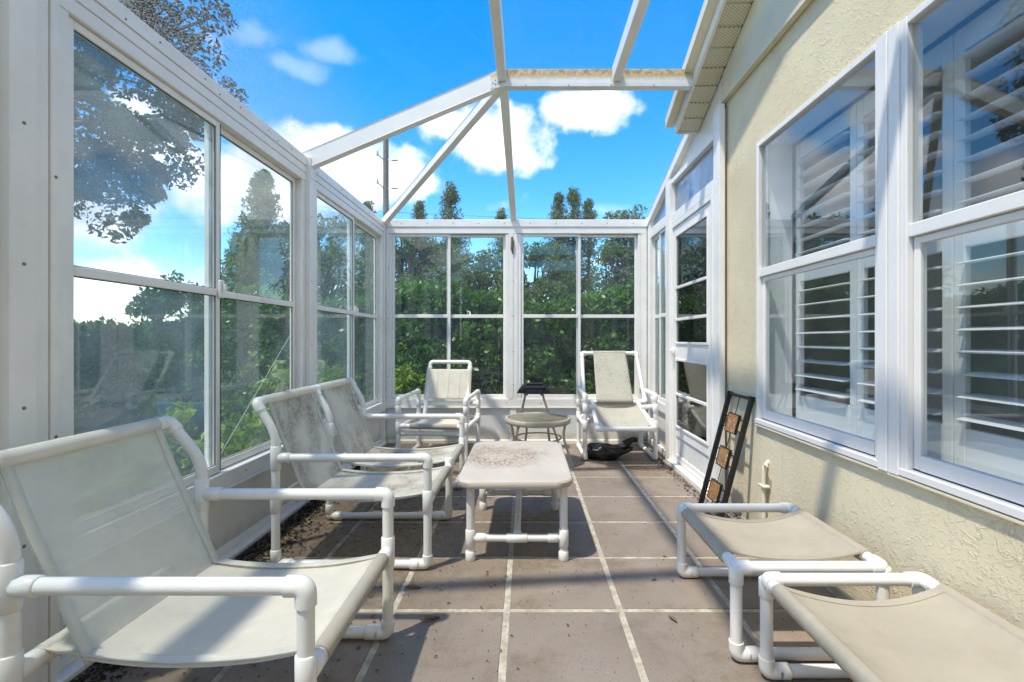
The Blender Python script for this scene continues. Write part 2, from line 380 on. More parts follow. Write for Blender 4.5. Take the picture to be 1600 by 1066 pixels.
class B:
    """collects shapes; coordinates are world (or local to a turned thing when local=True)"""
    def __init__(s): s.bm = bmesh.new()
    def box(s, x0, x1, y0, y1, z0, z1, bev=.003):
        r = bmesh.ops.create_cube(s.bm, size=1)
        for v in r['verts']:
            v.co = Vector(((x0 + x1) / 2 + v.co.x * (x1 - x0), (y0 + y1) / 2 + v.co.y * (y1 - y0), (z0 + z1) / 2 + v.co.z * (z1 - z0)))
        if bev:
            es = list({e for v in r['verts'] for e in v.link_edges})
            bmesh.ops.bevel(s.bm, geom=es, offset=min(bev, .3 * min(abs(x1 - x0), abs(y1 - y0), abs(z1 - z0))), segments=1, affect='EDGES')
        return s
    def beam(s, p, q, w, h, up=(0, 0, 1), bev=.004):
        p = Vector(p); q = Vector(q); d = (q - p); l = d.length; d.normalize()
        side = d.cross(Vector(up)).normalized(); u = side.cross(d).normalized()
        r = bmesh.ops.create_cube(s.bm, size=1)
        for v in r['verts']:
            v.co = p + d * ((v.co.x + .5) * l) + side * (v.co.y * w) + u * (v.co.z * h)
        if bev:
            es = list({e for v in r['verts'] for e in v.link_edges})
            bmesh.ops.bevel(s.bm, geom=es, offset=bev, segments=1, affect='EDGES')
        return s
    def prism(s, pts, d):
        """closed polygon pts extruded by vector d"""
        d = Vector(d); a = [s.bm.verts.new(Vector(p)) for p in pts]; b = [s.bm.verts.new(Vector(p) + d) for p in pts]
        n = len(pts); s.bm.faces.new(a); s.bm.faces.new(b[::-1])
        for i in range(n): s.bm.faces.new((a[i], b[i], b[(i + 1) % n], a[(i + 1) % n]))
        bmesh.ops.recalc_face_normals(s.bm, faces=s.bm.faces[:]); return s
    def tube(s, pts, r, seg=14, cap=True, fillet=0, nf=6):
        pts = [Vector(p) for p in pts]
        if fillet and len(pts) > 2:
            out = [pts[0]]
            for i in range(1, len(pts) - 1):
                a, b, c = pts[i - 1], pts[i], pts[i + 1]
                da = (a - b); dc = (c - b); f = min(fillet, .48 * da.length, .48 * dc.length)
                p0 = b + da.normalized() * f; p1 = b + dc.normalized() * f
                for k in range(nf + 1):
                    t = k / nf; out.append((1 - t) ** 2 * p0 + 2 * t * (1 - t) * b + t * t * p1)
            out.append(pts[-1]); pts = out
        n = len(pts); rr = r if isinstance(r, (list, tuple)) else [r] * n
        t0 = (pts[1] - pts[0]).normalized(); ref = Vector((0, 0, 1)) if abs(t0.z) < .9 else Vector((1, 0, 0))
        u = t0.cross(ref).normalized(); rings = []
        for i in range(n):
            t = (pts[min(i + 1, n - 1)] - pts[max(i - 1, 0)]).normalized()
            u = (u - t * u.dot(t)).normalized(); w = t.cross(u)
            rings.append([s.bm.verts.new(pts[i] + (u * math.cos(a) + w * math.sin(a)) * rr[i]) for a in [2 * math.pi * k / seg for k in range(seg)]])
        for i in range(n - 1):
            for k in range(seg):
                s.bm.faces.new((rings[i][k], rings[i][(k + 1) % seg], rings[i + 1][(k + 1) % seg], rings[i + 1][k]))
        if cap:
            s.bm.faces.new(rings[0][::-1]); s.bm.faces.new(rings[-1])
        return s
    def sleeve(s, p, d, l, R_):
        """pipe fitting collar with softly rounded ends, centred on p along d"""
        p = Vector(p); d = Vector(d).normalized(); h = l / 2; b = .004
        return s.tube([p - d * h, p - d * (h - b), p + d * (h - b), p + d * h], [R_ - .0035, R_, R_, R_ - .0035], 14)
    def lathe(s, c, prof, seg=24):
        c = Vector(c); rings = []
        for (r, z) in prof:
            rings.append([s.bm.verts.new(c + Vector((r * math.cos(a), r * math.sin(a), z))) for a in [2 * math.pi * k / seg for k in range(seg)]])
        for i in range(len(prof) - 1):
            for k in range(seg):
                s.bm.faces.new((rings[i][k], rings[i][(k + 1) % seg], rings[i + 1][(k + 1) % seg], rings[i + 1][k]))
        return s
    def grid(s, f, nu, nv, thick=0):
        vs = [[s.bm.verts.new(Vector(f(i / nu, j / nv))) for j in range(nv + 1)] for i in range(nu + 1)]
        fs = [s.bm.faces.new((vs[i][j], vs[i + 1][j], vs[i + 1][j + 1], vs[i][j + 1])) for i in range(nu) for j in range(nv)]
        return s
    def obj(s, name, mat, parent=None, smooth=None, local=False, at=None):
        me = bpy.data.meshes.new(name)
        if not local:
            off = origin_of(parent) if parent is not None else Vector((0, 0, 0))
            if at is not None: off = off + Vector(at) if parent is None else Vector(at)
            bmesh.ops.translate(s.bm, verts=s.bm.verts[:], vec=-off)
        s.bm.normal_update(); s.bm.to_mesh(me); s.bm.free()
        if smooth:
            me.polygons.foreach_set('use_smooth', [True] * len(me.polygons)); me.set_sharp_from_angle(angle=R(smooth))
        me.materials.append(M[mat]); o = bpy.data.objects.new(name, me); link(o)
        if parent is not None:
            o.parent = parent
            if at is not None and not local: o.location = Vector(at) - origin_of(parent)
        elif at is not None: o.location = at
        return o
def copy_of(o, parent, loc=None):
    c = o.copy(); link(c); c.parent = parent
    if loc is not None: c.location = loc
    return c
def structure(o): o['kind'] = 'structure'; return o

# ================================================================ the setting
b = B(); b.grid(lambda u, v: ((u - .5) * 1600, (v - .5) * 1600, -.06), 8, 8)
structure(b.obj('ground', 'lawn'))
X0, X1, Y0, Y1 = -1.80, 1.56, -2.0, 5.86
b = B(); b.box(X0, X1, Y0, Y1, -.15, -.004, 0); floor = structure(b.obj('patio_floor', 'grout'))
TX = [-1.665] + [-.615 + .525 * k for k in (-1, 0, 1, 2, 3)] + [1.52]
TY = [2.2 + .532 * k for k in range(-8, 8)]; TY = [y for y in TY if Y0 < y < 5.6]; TY = TY + [5.74]
GW = .015; tiles = {}
for i in range(len(TX) - 1):
    for j in range(len(TY) - 1):
        x0, x1 = TX[i] + GW, TX[i + 1] - GW; y0, y1 = TY[j] + GW, TY[j + 1] - GW
        key = (round(x1 - x0, 3), round(y1 - y0, 3)); c = ((x0 + x1) / 2, (y0 + y1) / 2, 0)
        if x1 - x0 < .03: continue
        if key not in tiles:
            b = B(); b.box(x0, x1, y0, y1, -.02, 0, .002); tiles[key] = b.obj('tile', 'tile', floor, at=c)
        else: copy_of(tiles[key], floor, c)

# ================================================================ house
house = thing('house', (1.53, 0, 0), 'cream stucco house with white framed windows, shutters and vented soffit', 'house')
HX = 1.527; HT = .20; HY0, HY1 = -3.0, 3.637
W1 = (1.985, 3.142); W2 = (.83, 1.985); WZ = (.70, 2.537)
# stucco wall with one wide opening for the window pair
b = B()
wy0, wy1 = W2[0], W1[1]
b.box(HX, HX + HT, HY0, wy0, -.1, 4.9, 0); b.box(HX, HX + HT, wy0, wy1, -.1, WZ[0], 0)
b.box(HX, HX + HT, wy0, wy1, WZ[1], 4.9, 0); b.box(HX, HX + HT, wy1, HY1, -.1, 4.9, 0)
bmesh.ops.remove_doubles(b.bm, verts=b.bm.verts[:], dist=.0005)
# cut the gable top with the roof slope
RZ = lambda y: 3.05 + .426 * (4.15 - y)        # underside of the raking soffit
for v in b.bm.verts:
    if v.co.z > 4: v.co.z = RZ(v.co.y) + .05
b.obj('wall', 'stucco', house)
b = B(); b.box(HX + HT, 6.2, HY1 - .2, HY1, -.1, 3.0, 0); b.obj('wall', 'stucco', house)
# gable board above the stucco
b = B(); b.prism([(HX - .03, HY1, 3.078), (HX - .03, HY0, 3.078), (HX - .03, HY0, RZ(HY0) - .002), (HX - .03, HY1, RZ(HY1) - .002)], (.027, 0, 0))
b.obj('gable_board', 'trim_cream', house)
b = B(); b.box(HX - .042, HX - .003, HY0, HY1, 3.05, 3.078, .002); b.obj('frieze_trim', 'trim_cream', house)
b = B(); b.box(-1.85, HX - .001, -2.25, -2.05, -.1, 3.2, 0); b.obj('wall', 'stucco', house)  # unseen wall behind the camera, added to darken reflections in the end panes
# raking soffit, panel by panel
def rake(b, x0, x1, ya, yb, dz0, dz1):
    pts = [(x0, ya, RZ(ya) + dz0), (x0, yb, RZ(yb) + dz0), (x0, yb, RZ(yb) + dz1), (x0, ya, RZ(ya) + dz1)]
    return b.prism(pts, (x1 - x0, 0, 0))
def soffit_mat():
    k = Mat('soffit'); x, y, z = k.xyz()
    # rows of small vent slots
    fx = k.math('FRACT', k.math('MULTIPLY', x, 62)); fy = k.math('FRACT', k.math('ADD', k.math('MULTIPLY', y, 58), k.math('MULTIPLY', k.math('FLOOR', k.math('MULTIPLY', x, 62)), .5)))
    dx = k.math('ABSOLUTE', k.math('SUBTRACT', fx, .5)); dy = k.math('ABSOLUTE', k.math('SUBTRACT', fy, .5))
    hole = k.math('MULTIPLY', k.math('LESS_THAN', dx, .28), k.math('LESS_THAN', dy, .2))
    c = k.mix(k.math('MULTIPLY', hole, .75), (.74, .68, .50), (.20, .16, .09))
    M['soffit'] = k.done(k.principled(c, .6))
soffit_mat()
y = 4.15; sp = None; step = .142
while y > -2.6:
    b = B(); rake(b, 1.318, HX - .032, y - .012, y - step + .012, 0, .012)
    sp = b.obj('soffit_panel', 'soffit', house); y -= step
b = B(); rake(b, 1.318, HX - .032, 4.15, -2.6, .0125, .03); b.obj('soffit_backing', 'trim_cream', house)
b = B(); rake(b, 1.296, 1.317, 4.155, -2.6, -.012, .13); b.obj('fascia', 'white_aluminum', house)
b = B(); rake(b, 1.225, 1.295, 4.19, -2.6, .075, .155); b.obj('rake_flashing', 'trim_cream', house)
b = B(); b.box(1.318, HX - .034, 4.152, 4.16, 3.035, 3.14, .001); b.obj('fascia', 'white_aluminum', house)
b = B(); rake(b, 1.255, 6.4, 4.22, -2.6, .16, .20); b.obj('roof', 'shingle', house)
# windows
def window(y0, y1):
    fx0, fx1 = HX - .012, HX + .055
    w = B(); z0, z1 = WZ; t = .032
    w.box(fx0, fx1, y0, y0 + t, z0 + .03, z1); w.box(fx0, fx1, y1 - t, y1, z0 + .03, z1)
    w.box(fx0, fx1, y0 + t, y1 - t, z1 - t, z1); w.box(fx0 - .01, fx1, y0, y1, z0, z0 + .03)
    wo = w.obj('window', 'white_vinyl', house)
    zr = 1.655
    c = B(); c.box(HX - .006, HX + .035, y0 + t, y1 - t, zr, zr + .052); c.obj('meeting_rail', 'white_vinyl', wo)
    p = B(); p.box(HX + .012, HX + .016, y0 + t, y1 - t, zr + .052, z1 - t, 0); p.obj('pane', 'window_glass', wo)
    s = B(); sx0, sx1 = HX + .012, HX + .042; q = .035
    s.box(sx0, sx1, y0 + t + .004, y0 + t + q, z0 + .036, zr - .002); s.box(sx0, sx1, y1 - t - q, y1 - t - .004, z0 + .036, zr - .002)
    s.box(sx0 - .004, sx1, y0 + t + q, y1 - t - q, z0 + .036, z0 + .095); s.box(sx0, sx1, y0 + t + q, y1 - t - q, zr - .03, zr - .002)
    s.obj('sash', 'white_vinyl', wo)
    p = B(); p.box(HX + .024, HX + .028, y0 + t + q, y1 - t - q, z0 + .095, zr - .03, 0); p.obj('pane', 'window_glass', wo)
    g = B(); g.box(HX + .014, HX + .04, y0 + t, y1 - t, z0 + .0305, z0 + .0355, 0); g.obj('gap', 'dark_gap', wo)
window(W1[0] + .055, W1[1]); window(W2[0], W2[1] - .055)
b = B(); b.box(HX - .022, HX + .06, W1[0] - .0545, W1[0] - .0015, WZ[0] - .004, WZ[1] - .002); b.box(HX - .026, HX + .06, W1[0] + .0015, W1[0] + .0545, WZ[0] - .004, WZ[1] - .002)
b.obj('mullion', 'white_vinyl', house)
b = B(); b.box(HX - .02, HX + .05, wy0 - .01, wy1 + .004, WZ[0] - .018, WZ[0] - .0045); b.obj('sill', 'trim_cream', house)
b = B()
b.box(HX + .06, HX + HT + .02, wy1 - .012, wy1 - .002, WZ[0], WZ[1], 0); b.box(HX + .06, HX + HT + .02, wy0 + .002, wy0 + .012, WZ[0], WZ[1], 0)
b.box(HX + .06, HX + HT + .03, wy0 + .013, wy1 - .013, WZ[0] + .001, WZ[0] + .012, 0); b.box(HX + .06, HX + HT + .02, wy0 + .013, wy1 - .013, WZ[1] - .012, WZ[1] - .002, 0)
b.obj('window_reveal', 'shutter_white', house)
# plantation shutters: four panels of louvres behind the glass
SX = 1.775; louver_mesh = None
def louver_obj(parent, c, wy, first):
    if first is None:
        q = B(); pr = []
        for k in range(12):
            a = 2 * math.pi * k / 12; pr.append((.052 * math.cos(a), 0, .006 * math.sin(a)))
        ca, sa = math.cos(R(7)), math.sin(R(7))
        pr = [(x * ca - z * sa, -wy / 2, x * sa + z * ca) for x, _, z in pr]
        q.prism(pr, (0, wy, 0)); o = q.obj('louver', 'shutter_white', parent, 40, local=True); o.location = Vector(c) - origin_of(parent); return o
    return copy_of(first, parent, Vector(c) - origin_of(parent))
first = None
for (ya, yb) in ((2.545, 3.115), (1.97, 2.54), (1.395, 1.965), (.845, 1.39)):
    s = B(); st = .05; x0, x1 = SX - .014, SX + .014
    s.box(x0, x1, ya, ya + st, .735, 2.51); s.box(x0, x1, yb - st, yb, .735, 2.51)
    s.box(x0, x1, ya + st, yb - st, .735, .89); s.box(x0, x1, ya + st, yb - st, 1.62, 1.75); s.box(x0, x1, ya + st, yb - st, 2.41, 2.51)
    so = s.obj('shutter', 'shutter_white', house)
    wl = yb - ya - 2 * st - .006; fl = first if first and abs(wl - first[1]) < .004 else None
    for z in [.935 + .089 * k for k in range(8)] + [1.80 + .083 * k for k in range(8)]:
        o = louver_obj(so, (SX, (ya + yb) / 2, z), wl, fl[0] if fl else None)
        if fl is None: fl = (o, wl); first = first or fl
# room behind, with a window in its far wall
b = B()
b.box(1.75, 6.2, -3, 3.42, -.12, -.01, 0); b.obj('room_floor', 'room_floor', house)
b = B(); b.box(1.73, 6.2, -3, 3.42, 2.72, 2.80, 0); b.obj('room_ceiling', 'room_wall', house)
b = B(); b.box(1.75, 6.2, 3.425, 3.436, 0, 2.72, 0); b.box(1.75, 6.2, -3.05, -3.0, 0, 2.72, 0); b.obj('room_wall', 'room_wall', house)
b = B(); fx = 5.4
for (ya, yb, za, zb) in ((-3, 1.2, 0, 2.72), (1.2, 3.42, 0, .35), (1.2, 3.42, 2.25, 2.72), (2.05, 2.25, .35, 2.25), (3.1, 3.42, .35, 2.25)):
    b.box(fx, fx + .1, ya, yb, za, zb, 0)
b.obj('room_wall', 'room_wall', house)
for (ya, yb) in ((1.2, 2.05), (2.25, 3.1)):
    b = B(); ym = (ya + yb) / 2
    b.box(fx + .02, fx + .06, ya, ya + .05, .35, 2.25); b.box(fx + .02, fx + .06, yb - .05, yb, .35, 2.25); b.box(fx + .02, fx + .06, ya + .05, yb - .05, 2.19, 2.25)
    b.box(fx + .02, fx + .06, ya + .05, yb - .05, .35, .41); b.box(fx + .03, fx + .05, ym - .015, ym + .015, .41, 2.19); b.box(fx + .031, fx + .049, ya + .05, yb - .05, 1.28, 1.31)
    b.obj('room_window', 'shutter_white', house)
b = B()
b.box(3.6, 4.6, 1.5, 3.0, .70, .74); b.box(3.65, 3.72, 1.55, 1.62, 0, .70); b.box(4.48, 4.55, 1.55, 1.62, 0, .70); b.box(3.65, 3.72, 2.88, 2.95, 0, .70); b.box(4.48, 4.55, 2.88, 2.95, 0, .70)
b.obj('indoor_table', 'wood_dark', house)
# hose pipe with clamp on the wall
b = B(); px, py = HX - .03, 3.005
b.tube([(px, py, .0), (px, py, .44), (px + .028, py, .475), (HX + .01, py, .478)], .013, 12, fillet=.02)
b.box(px - .02, HX - .004, py - .035, py + .035, .318, .333, .002); b.tube([(px, py - .012, .46), (px - .012, py - .045, .468), (px - .01, py - .075, .466)], .008, 8)
b.obj('water_pipe', 'trim_cream', house, 50)

# ================================================================ glazed walls
def screws(b, pts, n, r=.0045):
    for p in pts:
        p = Vector(p); n_ = Vector(n); b.tube([p - n_ * .002, p + n_ * .0015, p + n_ * .003], [r, r, r * .5], 8)
AL = 'white_aluminum'
# ---- long wall on the garden side
lw = thing('glass_wall', (-1.74, 2.0, 0), 'long white aluminum wall of sliding glass panes beside the row of slingback chairs', 'glass wall', 'glazed walls of the sunroom')
def sash_x(parent, xc, ya, yb, z0, z1, zm, mat, side=1, st=.035):
    """sash in a plane of constant x"""
    q = B(); x0, x1 = xc - .014, xc + .014
    q.box(x0, x1, ya, ya + st, z0, z1); q.box(x0, x1, yb - st, yb, z0, z1)
    q.box(x0, x1, ya + st, yb - st, z0, z0 + .045); q.box(x0, x1, ya + st, yb - st, z1 - .035, z1)
    s = q.obj('sash', AL, parent)
    if zm:
        r = B(); r.box(xc - .012, xc + .016 * side if side > 0 else xc + .012, ya + st, yb - st, zm - .019, zm + .019); r.obj('rail', AL, s)
        lst = ((z0 + .045, zm - .019), (zm + .019, z1 - .035))
    else: lst = ((z0 + .045, z1 - .035),)
    for (a, c) in lst:
        p = B(); p.box(xc - .003, xc + .003, ya + st, yb - st, a, c, 0); p.obj('pane', mat, s)
    g = B(); e = .004
    for (a, c) in lst: g.box(xc + .0035, xc + .006, ya + st, yb - st, a, a + e, 0); g.box(xc + .0035, xc + .006, ya + st, yb - st, c - e, c, 0); g.box(xc + .0035, xc + .006, ya + st, ya + st + e, a + e, c - e, 0); g.box(xc + .0035, xc + .006, yb - st - e, yb - st, a + e, c - e, 0)
    g.obj('gasket', 'dark_gap', s)['kind'] = 'stuff'
    return s
def latch(parent, x, y, z):
    b = B(); b.box(x, x + .022, y - .016, y + .016, z - .05, z + .05, .004); b.box(x + .022, x + .04, y - .006, y + .012, z - .012, z + .028, .003)
    b.obj('latch', 'white_vinyl', parent)
for (ya, yb) in ((-.27, 1.545), (1.725, 3.685), (3.835, 5.69)):
    f = B(); t = .055
    f.box(-1.795, -1.705, ya, ya + t, .50, 2.47); f.box(-1.795, -1.705, yb - t, yb, .50, 2.47)
    f.box(-1.795, -1.702, ya, yb, 2.47, 2.53)
    f.obj('window_frame', AL, lw)
    ym = (ya + yb) / 2
    if ya > 1 and ya < 2: ym = 2.66
    sash_x(lw, -1.735, ya + t + .002, ym + .028, .502, 2.468, 1.51, 'pane_glass_hazy')
    sash_x(lw, -1.768, ym - .022, yb - t - .002, .502, 2.468, 1.51, 'pane_glass')
    latch(lw, -1.72, ym + .01, 1.53)
    b = B(); b.box(-1.7215, -1.7205, ym + .020, ym + .0265, .51, 2.46, 0); b.obj('seal_strip', 'dark_gap', lw)
b = B(); b.box(-1.80, -1.70, -.42, 5.74, .412, .498); b.box(-1.80, -1.688, -.42, 5.74, .395, .411, .002); b.obj('sill_rail', AL, lw)
b = B(); b.box(-1.80, -1.70, -.42, 5.74, 2.533, 2.585); b.box(-1.80, -1.696, -.42, 5.74, 2.588, 2.66); b.obj('header', AL, lw)
for (ya, yb) in ((-.42, 1.60), (1.66, 3.70), (3.80, 5.74)):
    b = B(); b.box(-1.765, -1.745, ya, yb, .062, .394, 0); b.obj('kick_panel', 'knee_panel', lw)
b = B(); b.box(-1.80, -1.668, -.42, 5.74, -.003, .022); b.box(-1.79, -1.72, -.42, 5.74, .023, .061); b.obj('base_track', AL, lw)
def near_column():
    b = B(); b.box(-1.82, -1.672, 1.545, 1.632, 0, 2.66); b.box(-1.82, -1.690, 1.634, 1.690, .0, 2.66); b.box(-1.82, -1.684, 1.692, 1.724, 0, 2.66)
    b.obj('post', AL, lw)
near_column()
b = B(); b.box(-1.82, -1.672, 3.688, 3.752, 0, 2.66); b.box(-1.82, -1.690, 3.754, 3.832, 0, 2.659); b.obj('post', AL, lw)
b = B(); b.box(-1.82, -1.672, -.42, -.272, 0, 2.66); b.obj('post', AL, lw)
b = B(); b.box(-1.82, -1.690, 5.692, 5.742, 0, 2.66); b.obj('post', AL, lw)
b = B()
screws(b, [(-1.672, 1.588, z) for z in (.56, 1.02, 1.50, 1.97)] + [(-1.684, 1.708, z) for z in (.9, 1.83)], (1, 0, 0), .006)
screws(b, [(-1.696, y, 2.625) for y in np.arange(1.9, 5.6, .31)] + [(-1.696, y + .12, 2.605) for y in np.arange(1.9, 5.6, .62)], (1, 0, 0), .005)
screws(b, [(-1.70, y, .455) for y in np.arange(1.9, 5.6, .33)], (1, 0, 0), .005)
screws(b, [(-1.672, 3.72, z) for z in (.7, 1.2, 1.7, 2.2)], (1, 0, 0), .005)
b.obj('screw_heads', 'screw', lw)['kind'] = 'stuff'
b = B(); b.box(-1.671, -1.667, 3.69, 3.75, 2.50, 2.655, .001); b.obj('corner_plate', AL, lw)

# ---- end wall facing the hedge
bw = thing('glass_wall', (0, 5.79, 0), 'end wall of four tall white framed panes facing the green hedge', 'glass wall', 'glazed walls of the sunroom')
BY = 5.75
def sash_y(parent, yc, xa, xb, z0, z1, zm, mat, st=.03):
    q = B(); y0, y1 = yc - .014, yc + .014
    q.box(xa, xa + st, y0, y1, z0, z1); q.box(xb - st, xb, y0, y1, z0, z1)
    q.box(xa + st, xb - st, y0, y1, z0, z0 + .045); q.box(xa + st, xb - st, y0, y1, z1 - .03, z1)
    s = q.obj('sash', AL, parent)
    r = B(); r.box(xa + st, xb - st, yc - .016, yc + .012, zm - .02, zm + .02); r.obj('rail', AL, s)
    for (a, c) in ((z0 + .045, zm - .02), (zm + .02, z1 - .03)):
        p = B(); p.box(xa + st, xb - st, yc - .003, yc + .003, a, c, 0); p.obj('pane', mat, s)
    return s
PX = lambda px: (px - 822) * BY / 745
for (xa, xm, xb) in ((PX(612), PX(700), PX(790)), (PX(814), PX(904), PX(997))):
    f = B(); t = .035
    f.box(xa - t, xa, BY + .002, BY + .08, .53, 2.52); f.box(xb, xb + t, BY + .002, BY + .08, .53, 2.52); f.obj('window_frame', AL, bw)
    s1 = sash_y(bw, BY + .028, xa + .001, xm + .028, .533, 2.518, 1.527, 'pane_glass_clean')
    sash_y(bw, BY + .06, xm - .022, xb - .001, .533, 2.518, 1.527, 'pane_glass_clean')
b = B(); b.box(-1.69, 1.455, BY - .004, BY + .09, 2.523, 2.60); b.box(-1.69, 1.455, BY - .012, BY + .09, 2.602, 2.69); b.obj('header', AL, bw)
b = B(); b.box(-1.689, 1.455, BY - .004, BY + .09, .435, .53); b.box(-1.689, 1.455, BY - .014, BY + .09, .418, .433, .002); b.obj('sill_rail', AL, bw)
b = B(); b.box(-1.689, 1.455, BY + .01, BY + .03, .04, .416, 0); b.obj('kick_panel', 'knee_panel', bw)
b = B(); b.box(-1.66, 1.40, BY - .035, BY + .05, -.003, .038); b.obj('base_track', AL, bw)
for (xa, xb, dy) in ((-1.688, PX(612) - .036, .004), (PX(790) + .036, PX(802) - .001, .006), (PX(802) + .001, PX(814) - .036, .003), (PX(997) + .036, 1.455, .004)):
    b = B(); b.box(xa, xb, BY - dy, BY + .085, .531, 2.522, .002); b.obj('post', AL, bw)
b = B(); b.box(PX(797), PX(807), BY - .006, BY + .009, .04, .416, .002); b.obj('post', AL, bw)
b = B()
screws(b, [(x, BY - .0125, 2.645) for x in np.arange(-1.5, 1.4, .31)] + [(x, BY - .0045, .48) for x in np.arange(-1.5, 1.4, .42)] + [(-.155, BY - .006, z) for z in (.7, 1.1, 1.53, 1.95)] + [(-1.66, BY - .0045, z) for z in (.8, 1.5, 2.1)], (0, -1, 0), .006)
b.obj('screw_heads', 'screw', bw)['kind'] = 'stuff'

# ---- house side wall with the door
rw = thing('glass_wall', (1.46, 4.7, 0), 'short white wall with the storm door between house corner and hedge', 'glass wall', 'glazed walls of the sunroom')
RX = 1.462
b = B(); b.box(RX, RX + .09, 5.62, 5.745, 0, 2.66); b.obj('post', AL, rw)
b = B(); b.box(RX - .02, RX + .10, 4.80, 4.935, 0, 2.86); b.obj('post', AL, rw)
b = B(); b.box(RX + .004, RX + .10, 3.655, 3.735, 0, 3.02); b.box(RX - .004, RX + .04, 3.60, 3.653, 0, 3.03, .002); b.obj('post', AL, rw)
b = B(); b.box(RX + .004, RX + .08, 4.936, 5.619, 2.44, 2.55); b.box(RX + .004, RX + .08, 4.936, 5.619, .46, .56); b.box(RX + .003, RX + .085, 4.936, 5.619, -.002, .075); b.obj('rails', AL, rw)
sash_x(rw, RX + .03, 4.938, 5.29, .562, 2.438, 1.51, 'pane_glass', -1, .03); sash_x(rw, RX + .058, 5.27, 5.617, .562, 2.438, 1.51, 'pane_glass', -1, .03)
b = B(); b.box(RX + .03, RX + .05, 4.937, 5.618, .076, .459, 0); b.obj('kick_panel', 'knee_panel', rw)
# transom and sloping gable infill
b = B(); b.box(RX + .0, RX + .09, 3.736, 4.799, 2.405, 2.50); b.box(RX + .0, RX + .09, 3.736, 4.799, 2.81, 2.86); b.obj('transom_rail', AL, rw)
b = B(); b.box(RX + .04, RX + .046, 3.736, 4.799, 2.501, 2.809, 0); b.obj('transom_pane', 'frosted_glass', rw)
EZ = lambda y: 2.69 + (5.78 - y) * .315          # end slope of the roof
b = B(); b.prism([(RX + .04, 4.80, 2.862), (RX + .04, 3.66, 2.862), (RX + .04, 3.66, EZ(3.66) - .1), (RX + .04, 4.80, EZ(4.80) - .1)], (.008, 0, 0)); b.obj('infill_panel', AL, rw)
b = B(); b.prism([(RX + .04, 5.6, 2.56), (RX + .04, 4.937, 2.56), (RX + .04, 4.937, EZ(4.937) - .1), (RX + .04, 5.6, EZ(5.6) - .1)], (.006, 0, 0)); b.obj('infill_pane', 'frosted_glass', rw)
b = B(); b.beam((RX + .035, 5.78, EZ(5.78) - .05), (RX + .035, 3.77, EZ(3.77) - .05), .09, .10); b.obj('sloping_rail', AL, rw)
# storm door
b = B(); x0, x1 = RX + .012, RX + .05; ya, yb = 3.775, 4.765
b.box(RX - .004, RX + .08, 3.736, 3.772, .045, 2.404); b.box(RX - .004, RX + .08, 4.768, 4.799, .045, 2.404); b.box(RX - .002, RX + .08, 3.773, 4.767, 2.355, 2.404); b.obj('door_frame', AL, rw)
b = B(); b.box(RX - .045, RX + .08, 3.66, 4.798, .0, .043); b.obj('threshold', AL, rw)
d = B(); st = .075
d.box(x0, x1, ya, ya + st, .05, 2.35); d.box(x0, x1, yb - st, yb, .05, 2.35); d.box(x0, x1, ya + st, yb - st, 2.27, 2.35); d.box(x0, x1, ya + st, yb - st, 1.06, 1.20)
d.box(x0, x1, ya + st, yb - st, .30, .385); d.box(x0, x1, ya + st, yb - st, .05, .12)
door = d.obj('storm_door', AL, rw)
b = B(); b.box(x0 + .012, x0 + .02, ya + st, yb - st, .121, .299, 0); b.obj('kick_plate', 'knee_panel', door)
for (za, zb, rails) in ((1.20, 2.27, (1.44, 1.75)), (.385, 1.06, (.715,))):
    b = B(); u = .022
    b.box(x0 - .010, x0 + .016, ya + st, ya + st + u, za, zb); b.box(x0 - .010, x0 + .016, yb - st - u, yb - st, za, zb)
    b.box(x0 - .010, x0 + .016, ya + st + u, yb - st - u, za, za + u); b.box(x0 - .010, x0 + .016, ya + st + u, yb - st - u, zb - u, zb)
    for z in rails: b.box(x0 - .012, x0 + .014, ya + st + u, yb - st - u, z - .013, z + .013)
    b.obj('sash', AL, door)
    zs = [za + u] + [v for z in rails for v in (z - .013, z + .013)] + [zb - u]
    for i in range(0, len(zs), 2):
        p = B(); p.box(x0 + .004, x0 + .008, ya + st + u, yb - st - u, zs[i], zs[i + 1], 0); p.obj('pane', 'door_glass', door)
b = B(); b.box(x0 - .03, x0, yb - .055, yb - .025, 1.09, 1.17, .004); b.tube([(x0 - .03, yb - .04, 1.14), (x0 - .055, yb - .05, 1.14), (x0 - .055, yb - .12, 1.135)], .008, 8, fillet=.015); b.obj('handle', 'white_vinyl', door, 50)

# ================================================================ glazed roof
rf = thing('glass_roof', (-.2, 3.0, 2.66), 'clear panel roof on white rust-stained beams over the patio', 'roof')
KXX, KYY, KZ = -.187, 3.73, 3.28                  # kink of the frames
RB = 'roof_beam'
for y in (3.73, 1.665, -.35):
    b = B(); b.beam((-1.745, y, 2.625), (KXX, y, KZ), .065, .125, (0, 0, 1)); b.obj('rafter', AL, rf)
    b = B(); b.box(KXX + .01, 1.30 if y > 3 else 1.222, y - .035, y + .035, KZ - .055, KZ + .065); b.box(KXX + .012, 1.29 if y > 3 else 1.222, y - .036, y + .03, KZ - .071, KZ - .0555, .002); b.obj('beam', RB, rf)
    b = B(); b.prism([(KXX - .09, y - .0375, KZ - .09), (KXX + .06, y - .0375, KZ - .068), (KXX + .06, y - .0375, KZ + .064), (KXX - .09, y - .0375, KZ + .015)], (0, .075, 0)); b.obj('gusset_plate', RB, rf)
b = B(); screws(b, [(KXX - .07 + dx, 3.691, KZ - .045 + dz) for dx, dz in ((0, 0), (.02, .02), (.02, -.01), (.04, .03), (.04, .0), (.06, .03), (.06, .0), (.085, .02))] + [(x, 3.693, KZ - .063) for x in np.arange(0, 1.2, .33)], (0, -1, 0), .005)
b.obj('screw_heads', 'screw', rf)['kind'] = 'stuff'
